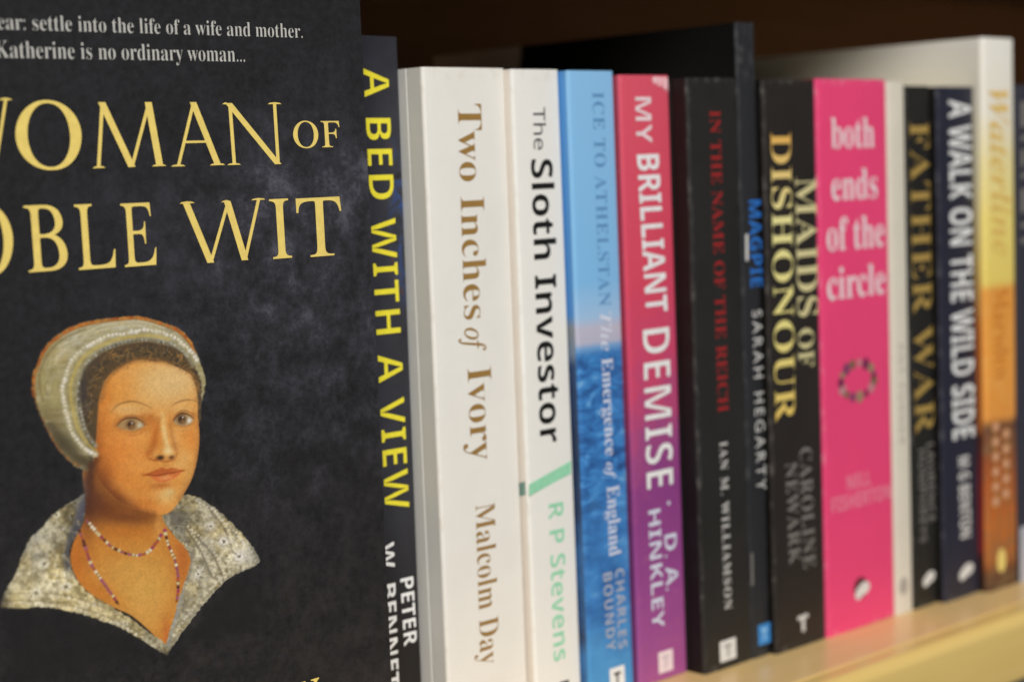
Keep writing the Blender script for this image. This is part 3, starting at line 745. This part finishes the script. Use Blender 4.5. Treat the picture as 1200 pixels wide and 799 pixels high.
lay(.55 * line_mask([(199, 600), (214, 622), (224, 650), (219, 680)], 6, 7), (96, 90, 84), within=right)
lay(.65 * line_mask([(214, 690), (204, 728), (196, 756)], 5, 5), (128, 128, 126), within=right)
lay(.7 * line_mask([(222, 664), (211, 700), (203, 734)], 1.6, 1.6), (150, 148, 146), within=right)
for pts, m_ in (([(222, 622), (245, 644), (258, 668), (262, 682)], right), ([(217, 618), (236, 648), (248, 676)], right), ([(246, 596), (264, 622), (272, 645)], right)):
    lay(.65 * line_mask(pts, 2.2, 1.6), (104, 96, 80), within=m_)
    for x, y in along([(a + 3.2, b - 1.5) for a, b in pts], 4.6): dab(x, y, 1.5, (206, 198, 172), .8, m_)
for pts, m_ in (([(4, 706), (40, 706), (84, 712), (130, 727), (170, 748)], left), ([(8, 698), (50, 697), (90, 703), (120, 714)], left)):
    lay(.5 * line_mask([(a, b - 2.5) for a, b in pts], 1.8, 1.8), (112, 100, 74), within=left)
    for x, y in along(pts, 6.5): dab(x + R.uniform(-1.5, 1.5), y + R.uniform(-1, 1), R.uniform(1.2, 2.3), (212, 204, 184), R.uniform(.4, .9), m_)
for x, y in along([(300, 659), (268, 674), (246, 694), (222, 722), (204, 748)], 5.2): dab(x - 2 + R.uniform(-1, 1), y - 2 + R.uniform(-1, 1), R.uniform(1, 1.9), (212, 204, 182), R.uniform(.4, .9), right)
for x, y in along([(232, 584), (256, 600), (276, 620), (294, 640), (302, 656)], 5.0): dab(x - 2 + R.uniform(-1, 1), y + 2 + R.uniform(-1, 1), R.uniform(1, 2), (206, 202, 192), R.uniform(.4, .9), right)
def flower(x, y, r, m_, petal=(206, 200, 184), core=(96, 90, 76)):
    for k in range(6):
        a = k * math.pi / 3 + R.uniform(0, .5); dab(x + r * math.cos(a), y + r * .85 * math.sin(a), r * .42, petal, .9, m_)
    dab(x, y, r * .42, core, .8, m_)
    for k in range(3):
        a = R.uniform(0, 6.3); lay(.7 * line_mask([(x, y), (x + r * .8 * math.cos(a), y + r * .8 * math.sin(a))], .8, 1.0, smooth=False), core, within=m_)
for x, y, rx, ry in ((262, 634, 10, 8), (280, 652, 10, 9), (247, 616, 7, 6), (232, 672, 7, 10)):
    lay(.75 * blob_mask(x, y, rx, ry, .5, 1.6), (196, 190, 176), within=right)
    for k in range(9): lay(.6 * line_mask([(x + R.uniform(-rx, rx) * .3, y + R.uniform(-ry, ry) * .3), (x + R.uniform(-rx, rx), y + R.uniform(-ry, ry))], R.uniform(1, 2.2), 1.6, smooth=False), [(226, 220, 208), (128, 120, 100), (212, 206, 190)][k % 3], within=right)
    flower(x, y, rx * .36, right, (222, 216, 204), (92, 84, 70))
for x, y, r in ((77, 687, 6), (42, 694, 6), (52, 660, 5), (66, 603, 4)):
    lay(.5 * blob_mask(x, y, r * 1.2, r * 1.1), (190, 182, 152), within=left); flower(x, y, r * .8, left, (212, 206, 186), (104, 96, 72))
for m_, x0, x1, y0, y1, n_ in ((left, 2, 185, 585, 760, 260), (right, 196, 303, 582, 762, 220)):
    for i in range(n_):                                              # loose broken brushwork
        x, y = R.uniform(x0, x1), R.uniform(y0, y1); a = R.uniform(-.4, 1.4); L = R.uniform(1.5, 4.5)
        lay(.5 * line_mask([(x - L * math.cos(a), y - L * math.sin(a)), (x + L * math.cos(a), y + L * math.sin(a))], R.uniform(.8, 1.9), 1.6, smooth=False),
            [(214, 208, 190), (150, 136, 92), (116, 110, 96), (196, 184, 140), (168, 166, 164)][R.randint(5)], within=m_)
for i in range(150):
    x, y = R.uniform(2, 150), R.uniform(585, 745); dab(x, y, R.uniform(.7, 1.5), [(222, 214, 196), (150, 128, 78), (92, 84, 70), (196, 170, 104)][R.randint(4)], .6, left)
for i in range(120):
    x, y = R.uniform(195, 303), R.uniform(582, 760); dab(x, y, R.uniform(.7, 1.4), [(222, 216, 204), (150, 138, 100), (88, 82, 72), (186, 168, 120)][R.randint(4)], .6, right)
for e, m_ in (([(103, 578), (70, 596), (48, 618), (26, 650), (8, 688), (2, 706)], left), ([(212, 580), (250, 594), (290, 632), (304, 655)], right), ([(303, 661), (267, 678), (232, 716), (196, 765)], right)):
    lay(.6 * line_mask(e, 2, 2), (138, 134, 124), within=m_)

for m_, x, y, rx, ry, c, k in ((left, 40, 640, 20, 20, (150, 152, 160), .3), (left, 20, 690, 16, 16, (176, 164, 124), .3), (left, 96, 716, 40, 10, (206, 192, 150), .35), (right, 292, 650, 14, 14, (196, 196, 198), .35), (right, 244, 640, 12, 26, (122, 118, 116), .35), (right, 222, 712, 16, 30, (154, 150, 140), .4), (left, 100, 596, 14, 22, (86, 84, 92), .45), (right, 208, 604, 16, 16, (104, 98, 90), .45)):
    tone(x, y, rx, ry, c, k, w=m_)
# hood
hood_pts = [(39, 455), (38, 440), (44, 425), (52, 407), (69, 391), (90, 380), (114, 374.5), (151, 370.5), (168, 371), (190, 377.5), (209, 384.5), (222.5, 397), (230, 413), (236, 428), (241, 448), (237, 470), (233, 478), (226, 440), (205, 408), (175, 398), (130, 405), (104, 424), (93, 450), (92, 480), (100, 508), (113, 532), (106, 551), (86, 545), (63, 519), (48, 488), (42, 472)]
hood = poly_mask(hood_pts, 2.5, wob=1.5)
lay(hood, (146, 136, 98))
tone(62, 445, 14, 40, (134, 122, 78), .8, w=hood); tone(95, 396, 40, 14, (160, 154, 122), .8, w=hood); tone(150, 380, 50, 9, (166, 162, 138), .8, w=hood)
tone(85, 398, 8, 6, (160, 160, 158), .9, w=hood); tone(196, 392, 16, 8, (158, 156, 148), .8, .5, w=hood); tone(60, 490, 12, 18, (104, 92, 62), .7, w=hood)
tone(74, 520, 22, 16, (84, 76, 58), .85, w=hood); tone(96, 540, 14, 8, (88, 78, 54), .85, w=hood); tone(70, 417, 8, 7, (178, 146, 84), .6, w=hood)
lay(.30 * np.clip((fbm(9, 61) - .45) / .2, 0, 1), (110, 100, 66), within=hood); lay(.28 * np.clip((vnoise(14, 3.5, 64) - .55) / .2, 0, 1), (190, 184, 160), within=hood)
lay(.7 * line_mask([(66, 420), (84, 400), (112, 387), (150, 379.5), (186, 384)], 9, 9), (186, 178, 148), within=hood)
lay(.6 * line_mask([(52, 470), (50, 448), (56, 426)], 7, 8), (154, 144, 96), within=hood); tone(64, 460, 7, 26, (162, 152, 108), .7, w=hood)
lay(.75 * line_mask([(60, 500), (76, 522), (94, 538), (108, 546)], 12, 10), (72, 64, 48), within=hood); tone(66, 488, 8, 10, (118, 104, 68), .6, w=hood)
for i in range(170):                                                 # short strokes of silk following the crown
    t = R.uniform(0, 1); q0 = np.array([(44 + 12 * t, 470), (56 + 14 * t, 420), (92 + 6 * t, 392 + 8 * t), (150, 376 + 10 * t), (205, 388 + 8 * t)]); q1 = along(q0, 2.0)
    k = R.randint(2, len(q1) - 8); lay(R.uniform(.2, .45) * line_mask(q1[k:k + R.randint(3, 7)], R.uniform(.8, 1.6), 1.3, smooth=False), [(198, 190, 160), (122, 110, 72), (170, 160, 116), (150, 148, 140), (176, 150, 92)][R.randint(5)], within=hood)
rim = [(39, 464), (38.5, 452), (39.5, 440), (45, 425), (53, 408), (70, 393), (91, 382), (115, 376.5), (151, 372.5), (168, 373), (189, 379), (207.5, 386.5), (220.5, 398), (228, 412)]
lay(.9 * line_mask(rim, 5.0, 2.5), (146, 88, 40), within=hood)
for x, y in along(rim, 3.4):
    dab(x + R.uniform(-.8, .8), y + R.uniform(-.8, .8), R.uniform(1.2, 2.1), [(176, 98, 38), (150, 78, 34), (186, 124, 56), (158, 118, 66)][R.randint(4)], .85)
for x, y in along([(40, 462), (46, 482), (58, 508), (74, 532), (92, 546)], 4.2): dab(x + R.uniform(-1, 1), y, 1.7, [(150, 92, 46), (110, 84, 52), (130, 76, 40)][R.randint(3)], .7)
lay(.6 * line_mask([(50, 470), (46, 440), (58, 412), (76, 396), (100, 386)], 2.2, 2.5), (110, 92, 56), within=hood)
for k in range(4): lay(.35 * line_mask([(76 + k * 5, 402 - 2.2 * k), (120, 387 - k * 3), (165, 382 - k * 2.4), (200, 389 - k * 1.0)], 1.0, 1.2), [(178, 174, 154), (118, 106, 70)][k % 2], within=hood)

# hair
hair = poly_mask([(93, 460), (96, 440), (104, 424), (117, 412), (132, 405), (150, 400), (167, 398), (182, 399), (197, 403), (208, 408), (219, 418), (228, 430), (235, 446), (236, 462), (236, 488), (231, 496), (229, 470), (226, 448), (214, 432), (196, 426), (176, 425), (152, 427), (137, 434), (127, 444), (121, 458), (117, 476), (117, 500), (114, 528), (106, 520), (97, 500), (93, 480)], 3, wob=2.5)
lay(hair, (82, 66, 46))
for i in range(330):
    a = R.uniform(0, 1); q = along([(100, 505), (102, 470), (108, 440), (124, 422), (150, 413), (178, 411), (204, 417), (222, 434), (232, 462), (234, 486)], 1.0)
    x, y = q[int(a * (len(q) - 1))]; x += R.normal(0, 5); y += R.normal(0, 5)
    col = [(54, 48, 42), (118, 88, 50), (152, 112, 62), (66, 60, 50), (126, 108, 74), (46, 45, 45)][R.randint(6)]
    an = R.uniform(0, 3.14); L = R.uniform(2, 4.5)
    lay(.6 * line_mask([(x - L * math.cos(an), y - L * math.sin(an)), (x + R.uniform(-1.5, 1.5), y + R.uniform(-1.5, 1.5)), (x + L * math.cos(an), y + L * math.sin(an))], R.uniform(.8, 1.6), 1.0), col, within=hair)
tone(98, 462, 6, 36, (58, 54, 54), .75, w=hair); tone(104, 510, 7, 16, (70, 60, 44), .8, w=hair); tone(112, 425, 12, 6, (66, 58, 52), .6, -.6, w=hair)
tone(178, 406, 16, 4, (70, 60, 50), .6, w=hair); tone(236, 470, 4, 26, (76, 66, 56), .6, w=hair)
lay(.8 * line_mask([(104, 520), (108, 545), (104, 565)], 5, 5), (72, 62, 50)); 

# face
face_pts = [(115, 480), (116, 470), (120, 455), (126, 442), (136, 433.5), (150, 425.5), (164, 421.5), (176, 423), (190, 424), (202, 427.5), (215, 433), (224, 440), (229, 452), (231.5, 468), (231.5, 488), (233.5, 503), (233.5, 520), (231, 539), (227, 555), (221, 569), (212.5, 583), (203, 596), (194, 602), (182, 602), (166, 598.5), (150, 592), (138, 586), (124, 572), (114, 558), (110, 540), (113, 515)]
face = poly_mask(face_pts, 2.4)
lay(face, (202, 138, 68))
tone(190, 450, 44, 30, (206, 164, 100), .95, w=face); tone(205, 440, 26, 18, (206, 166, 106), .7, w=face); tone(140, 455, 20, 22, (206, 140, 66), .7, w=face)
tone(122, 480, 10, 50, (192, 114, 44), .85, w=face); tone(116, 540, 10, 40, (160, 90, 40), .8, w=face); tone(150, 530, 26, 22, (208, 136, 64), .8, w=face)
tone(148, 560, 26, 18, (202, 126, 54), .7, w=face); tone(128, 578, 20, 14, (148, 82, 36), .85, .7, w=face); tone(150, 594, 26, 8, (160, 88, 38), .85, .3, w=face)
tone(122, 560, 9, 18, (150, 84, 38), .7, .3, w=face); tone(172, 590, 16, 8, (188, 112, 48), .7, .2, w=face)
tone(223, 520, 9, 15, (212, 142, 68), .85, w=face); tone(216, 536, 10, 12, (206, 160, 96), .7, w=face); tone(222, 555, 8, 14, (196, 146, 78), .7, w=face); tone(231, 545, 3, 30, (166, 112, 58), .6, w=face)
tone(195, 580, 11, 10, (206, 168, 104), .95, w=face); tone(199, 576, 5, 4, (196, 176, 124), .6, w=face); tone(186, 569, 12, 4, (166, 96, 44), .7, w=face); tone(210, 582, 8, 8, (196, 144, 76), .7, -.7, w=face)
lay(.45 * np.clip((vnoise(2.2, 2.2, 91) - .5) / .3, 0, 1), (190, 118, 54), within=face * np.clip((170 - P[:, 0]) / 60, 0, 1))
# eye sockets and nose
tone(153, 482, 20, 8, (204, 152, 86), .8, w=face); tone(148, 478, 14, 5, (208, 164, 100), .7, w=face); tone(155, 498, 19, 9, (182, 116, 56), .75, w=face); tone(174, 494, 6, 12, (178, 106, 46), .75, .2, w=face)
tone(215, 480, 14, 5, (204, 160, 96), .8, w=face); tone(213, 492, 13, 7, (186, 124, 64), .65, w=face); tone(200, 492, 4, 12, (184, 122, 60), .6, w=face)
tone(152, 512, 20, 6, (208, 142, 70), .75, w=face)
tone(182, 515, 6.5, 20, (182, 108, 46), .75, .12, w=face); tone(178, 530, 7, 7, (188, 118, 56), .7, w=face)
lay(.8 * line_mask([(190, 486), (192, 503), (195.5, 520), (197.5, 529)], 6.5, 7), (208, 170, 106), within=face); tone(196.5, 528, 6, 5, (212, 178, 116), .85, w=face)
tone(181, 531, 4.5, 4, (200, 146, 78), .7, w=face); tone(204, 524, 3, 8, (176, 118, 64), .6, w=face); tone(201, 531, 3.5, 3, (196, 156, 92), .6, w=face)
lay(.75 * line_mask([(172.5, 530), (173.5, 536), (178, 539), (184, 537)], 1.8, 2.4), (164, 94, 42), within=face)
tone(188, 536, 4.2, 2.6, (66, 44, 30), .95, -.1, w=face); tone(200.5, 535.5, 3.2, 1.9, (104, 70, 42), .85, -.2, w=face)
lay(.6 * line_mask([(191, 539), (196, 539.5), (202, 538)], 1.6, 2.2), (158, 98, 48), within=face); tone(194, 545, 4, 3, (186, 126, 62), .6, w=face); tone(208, 545, 8, 5, (206, 158, 94), .7, w=face)
tone(168, 488, 8, 5, (160, 96, 44), .6, .3, w=face); tone(140, 496, 6, 6, (168, 104, 50), .55, w=face); tone(227, 487, 4, 8, (170, 112, 58), .5, w=face)
lay(.5 * line_mask([(186, 490), (183, 505), (180, 520), (176, 530)], 5, 6), (158, 90, 38), within=face)
lay(.4 * line_mask([(201, 500), (203, 514), (206, 526)], 3, 4), (160, 102, 52), within=face)
tone(126, 545, 12, 26, (162, 92, 40), .5, .15, w=face); tone(140, 588, 22, 8, (112, 62, 32), .7, .5, w=face); tone(168, 575, 12, 7, (178, 106, 46), .4, w=face)
lay(.10 * np.clip((fbm(7, 131) - .48) / .15, 0, 1), (216, 168, 104), within=face)
tone(118, 566, 12, 26, (112, 62, 34), .8, -.25, w=face); tone(132, 584, 20, 9, (100, 56, 32), .75, .55, w=face); tone(113, 520, 6, 40, (150, 84, 38), .7, w=face)
tone(112, 585, 14, 22, (86, 50, 36), .7, w=neck); tone(150, 606, 30, 8, (104, 60, 34), .6, .1, w=neck)
tone(205, 446, 26, 20, (206, 170, 114), .6, w=face); tone(180, 455, 20, 24, (204, 162, 100), .5, w=face); tone(150, 518, 18, 10, (206, 140, 74), .5, w=face)
tone(224, 512, 6, 16, (200, 124, 58), .6, w=face); tone(215, 572, 4, 14, (178, 128, 72), .6, .5, w=face)
# brows
lay(.72 * line_mask([(130, 483), (135, 477), (142, 472.5), (155, 470), (167, 473), (178, 478.5)], 2.0, 1.8, True), (122, 84, 44), within=face)
lay(.72 * line_mask([(200, 476.5), (206, 472), (213, 469.5), (221, 468.3), (230, 469.5)], 2.0, 1.7, True), (122, 86, 48), within=face)
# eyes
def eye(outline, white, iris, ir, lid, low, glint, bright):
    e = poly_mask(outline, 1.6)
    lay(.9 * e, white, within=face)
    for x, y, rx, ry, c in bright: tone(x, y, rx, ry, c, .9, w=e)
    dab(*iris, ir, (98, 72, 48), .95, e); dab(iris[0], iris[1], ir * .62, (58, 42, 32), .9, e); dab(iris[0] - .3, iris[1] - .2, ir * .36, (38, 30, 26), .95, e)
    dab(iris[0] + 1.2, iris[1] + 1.7, ir * .38, (150, 106, 62), .7, e)
    lay(.45 * poly_mask(outline, 9), (150, 92, 44), within=face * (1 - e)); lay(.9 * line_mask(lid, 2.4, 1.7, True), (76, 50, 32), within=face)
    lay(.55 * line_mask([(a, b - 3.2) for a, b in lid], 1.4, 1.8, True), (150, 96, 50), within=face)
    lay(.55 * line_mask(low, 1.3, 1.6, True), (150, 100, 56), within=face); lay(.4 * line_mask([(a, b + 2.6) for a, b in low], 2, 2.5, True), (206, 156, 92), within=face)
    dab(*glint, .9, (222, 214, 198), .9, e)
eye([(137, 499.5), (143, 493.5), (150, 490.5), (158, 490.5), (165, 494), (169.5, 498.5), (163, 502.5), (155, 504.5), (146, 503.5)], (150, 126, 90), (153, 497.4), 5.4,
    [(136.5, 499), (142, 493), (149, 489.6), (158, 489.5), (165, 492.5), (170, 497.5)], [(141, 503), (149, 506), (157, 506), (165, 502.5)], (154.5, 495.5), [(163.5, 498, 2.8, 3.0, (192, 186, 166)), (143, 499, 2.2, 2.4, (150, 126, 86))])
eye([(203.5, 495), (206, 489.5), (212, 485.5), (219, 486), (226, 490.5), (225, 494.5), (219, 498), (211, 498.5)], (158, 134, 98), (212.6, 491.2), 5.6,
    [(203, 493), (206.5, 488), (212, 484.4), (219.5, 485), (227, 490)], [(206, 497.5), (212, 499.8), (219, 499.2), (225, 495.8)], (214, 488.8), [(221.5, 492.5, 3.0, 3.4, (208, 204, 194)), (206, 494, 1.6, 2.2, (158, 132, 92))])
# more weight in the lids, the nose and the turning of the cheek
lay(.55 * line_mask([(134, 500), (140, 492), (149, 487.5), (159, 487), (167, 490), (173, 497)], 2.6, 3, True), (140, 86, 42), within=face)
lay(.5 * line_mask([(201, 493), (206, 485.5), (213, 481.5), (221, 482), (229, 487)], 2.4, 2.6, True), (142, 90, 48), within=face)
lay(.5 * line_mask([(139, 505), (149, 509.5), (160, 509), (169, 503)], 2.4, 3.5, True), (170, 100, 48), within=face)
lay(.5 * line_mask([(177, 489), (181, 500), (180, 514), (177, 527), (173, 533)], 7, 8), (178, 100, 42), within=face)
lay(.55 * line_mask([(200.5, 506), (203, 518), (207.5, 528), (206, 534)], 2.6, 3.5), (166, 108, 58), within=face)
lay(.8 * line_mask([(191.5, 500), (194, 514), (197, 526)], 3.6, 4), (212, 178, 120), within=face); tone(197, 528.5, 4.6, 3.8, (216, 186, 132), .85, w=face)
lay(.7 * line_mask([(176, 537), (181, 539.5), (187, 539), (192, 541), (198, 540), (204, 537.5)], 2.0, 2.4), (150, 86, 42), within=face)
tone(187.8, 536.2, 3.8, 2.1, (58, 38, 28), .9, -.1, w=face); tone(200.6, 535.6, 2.8, 1.6, (92, 60, 38), .85, -.2, w=face)
tone(138, 530, 18, 26, (200, 118, 50), .55, w=face); tone(160, 545, 14, 10, (206, 138, 70), .5, w=face)
lay(.55 * line_mask([(232.5, 495), (233, 520), (230.5, 540), (226, 556), (219, 571), (210, 585)], 3.5, 5), (150, 98, 54), within=face)
tone(212, 436, 14, 6, (206, 172, 118), .4, .4, w=face)
# mouth
up = poly_mask([(168, 556.3), (176, 553), (184, 549.5), (190, 547.6), (195, 549.2), (202, 547.8), (209, 549.5), (217, 551), (206, 553.8), (194, 555.5), (182, 557.3)], 2.0)
lo = poly_mask([(176, 556.8), (184, 557), (194, 555.5), (205, 553.5), (213, 552), (208, 557.5), (200, 562), (191, 565), (183, 563.5), (178, 560)], 2.2)
lay(.9 * up, (166, 82, 42), within=face); lay(.9 * lo, (190, 102, 56), within=face); tone(194, 559.5, 7, 2.4, (216, 150, 94), .8, -.12, w=lo); tone(206, 550.5, 6, 1.6, (196, 120, 66), .6, w=up)
lay(.85 * line_mask([(168, 556.3), (176, 556.4), (184, 557), (193, 555.3), (204, 553.4), (216, 551)], 1.7, 1.5, True), (124, 60, 28), within=face)
tone(168, 556, 3, 2.5, (164, 92, 42), .6, w=face); tone(191, 568, 8, 2.2, (164, 94, 44), .6, w=face)
lay(.35 * line_mask([(116, 470), (120, 456), (127, 443), (137, 434), (150, 427), (165, 423.5), (190, 426), (212, 434), (226, 444)], 3, 4), (178, 116, 56), within=face)
# loose curls straying over the hairline
for i in range(80):
    q = along([(116, 492), (117, 474), (121, 456), (127, 443), (137, 434), (150, 427), (164, 423), (178, 424), (192, 425.5), (205, 430), (217, 437), (226, 446), (231, 462), (232, 480)], 1.0)
    x, y = q[R.randint(len(q))]; x += R.normal(0, 1.6); y += R.normal(-1.6, 1.6)
    a = R.uniform(0, 6.28); rr = R.uniform(1.2, 3.0)
    lay(R.uniform(.15, .4) * line_mask([(x + rr * math.cos(a + t), y + rr * math.sin(a + t)) for t in (0, .9, 1.8, 2.7)], R.uniform(1.0, 1.8), 1.8), [(104, 76, 46), (150, 104, 56), (170, 122, 68), (92, 70, 46), (180, 138, 84)][R.randint(5)])
lay(.5 * line_mask([(118, 470), (122, 454), (129, 441), (139, 432), (151, 425), (165, 421), (190, 423.5), (213, 431), (227, 441), (232, 458)], 4, 6), (136, 92, 50), within=np.clip(face + hair, 0, 1))
lay(.75 * line_mask([(110, 538), (106, 556), (103, 576), (102, 596)], 12, 9), (80, 48, 34), within=np.clip(face + neck, 0, 1))
lay(.55 * line_mask([(112, 552), (118, 570), (130, 584), (146, 593), (164, 599), (180, 603)], 6, 9), (112, 66, 36), within=np.clip(face + neck, 0, 1))
tone(200, 448, 28, 20, (208, 176, 124), .55, w=face); tone(206, 512, 6, 10, (208, 160, 100), .4, w=face); tone(150, 480, 16, 6, (206, 162, 102), .5, w=face)
# pearl bands
band1 = [(112, 532), (108, 531), (99, 525), (90, 515), (84, 505), (79, 490), (75, 471), (73, 455), (75.5, 446), (81.7, 427.5), (86, 419.6), (97, 409), (107.6, 403), (120, 397), (130.4, 393), (148, 390.7), (166.4, 387), (185, 388), (196, 391.5), (209, 397.7), (218, 406.4), (225.5, 414), (231, 424)]
lay(.75 * line_mask(band1, 7.5, 3), (158, 150, 118))
band2 = [(112, 522), (104, 512), (97, 496), (93, 476), (91, 458), (94.5, 439), (102, 425), (116, 412.5), (132, 405), (148, 400.5), (167, 397.7), (180, 398.5), (195, 402), (206, 405.6), (217, 414), (226, 428)]
lay(.7 * line_mask([((a[0] + b[0]) / 2, (a[1] + b[1]) / 2) for a, b in zip(along(band1, 9)[:28], along(band2, 8)[:28])], 3.4, 2.4), (176, 154, 82))
lay(.6 * line_mask(band2, 5.5, 2.6), (136, 130, 108))
for x, y in along(band1, 4.7):
    dab(x + R.uniform(-1, 1), y + R.uniform(-1, 1), R.uniform(1.5, 2.9), [(200, 192, 170), (184, 174, 144), (206, 200, 190)][R.randint(3)], R.uniform(.7, .95)); dab(x - .5 + R.uniform(-.7, .7), y - .6, R.uniform(.7, 1.3), (222, 214, 204), .8)
for x, y in along(band2, 4.9):
    dab(x + R.uniform(-.7, .7), y + R.uniform(-.7, .7), R.uniform(1.2, 1.9), [(176, 172, 160), (152, 150, 140), (128, 118, 92)][R.randint(3)], .85)
# necklaces
def necklace(pts, seed):
    r = np.random.RandomState(seed)
    lay(.75 * line_mask(pts, 2.6, 2.2), (98, 58, 36)); 
    for x, y in along(pts, 4.3): dab(x + r.uniform(-.4, .4), y + r.uniform(-.4, .4), r.uniform(1.4, 2.2), [(146, 58, 92), (196, 190, 150), (72, 40, 40), (150, 84, 110), (160, 80, 60), (212, 206, 184)][r.randint(6)], .95)
necklace([(102, 610), (115.6, 626), (129.7, 639.6), (143.7, 646.6), (156, 650), (166, 649.6), (176, 644), (184, 634), (189, 626)], 1)
necklace([(93, 622), (100, 641), (106, 659), (115.6, 674.6), (123.5, 686), (130, 695), (138.4, 707)], 2)
necklace([(192.6, 621), (198, 640), (204, 653), (208, 670), (208.5, 690), (207, 704)], 4)
# a faint veil behind, then canvas grain over all the paint
lay(.16 * line_mask([(62, 522), (60, 560), (54, 600)], 3, 5), (120, 124, 138)); lay(.25 * line_mask([(94, 552), (98, 575)], 10, 10), (104, 106, 120))
g = .90 + .20 * vnoise(1.3, 1.3, 5) * .6 + .08 * fbm(6, 15)
RGB = np.clip(RGB * g[:, None], 0, 1)
LIN = np.where(RGB <= .04045, RGB / 12.92, ((RGB + .055) / 1.055) ** 2.4) * 1.14

AL = AL * np.clip((UU.ravel() - pu0) / .004, 0, 1) * np.clip((pu1 - UU.ravel()) / .009, 0, 1) * np.clip((ZZ.ravel() - gz.min()) / .004, 0, 1)
idx = np.arange(GX * GZ).reshape(GZ, GX)
quads = np.stack([idx[:-1, :-1], idx[:-1, 1:], idx[1:, 1:], idx[1:, :-1]], -1).reshape(-1, 4)
me = bpy.data.meshes.new('portrait')
co = np.stack([UU.ravel(), np.full(GX * GZ, -INK_GAP), ZZ.ravel()], 1)
me.from_pydata(co.tolist(), [], quads.tolist()); me.update()
ca = me.color_attributes.new('paint', 'FLOAT_COLOR', 'POINT')
ca.data.foreach_set('color', np.concatenate([LIN, AL[:, None]], 1).astype(np.float32).ravel())
port = link('portrait', me, cover_stock('portrait print', True), cov)
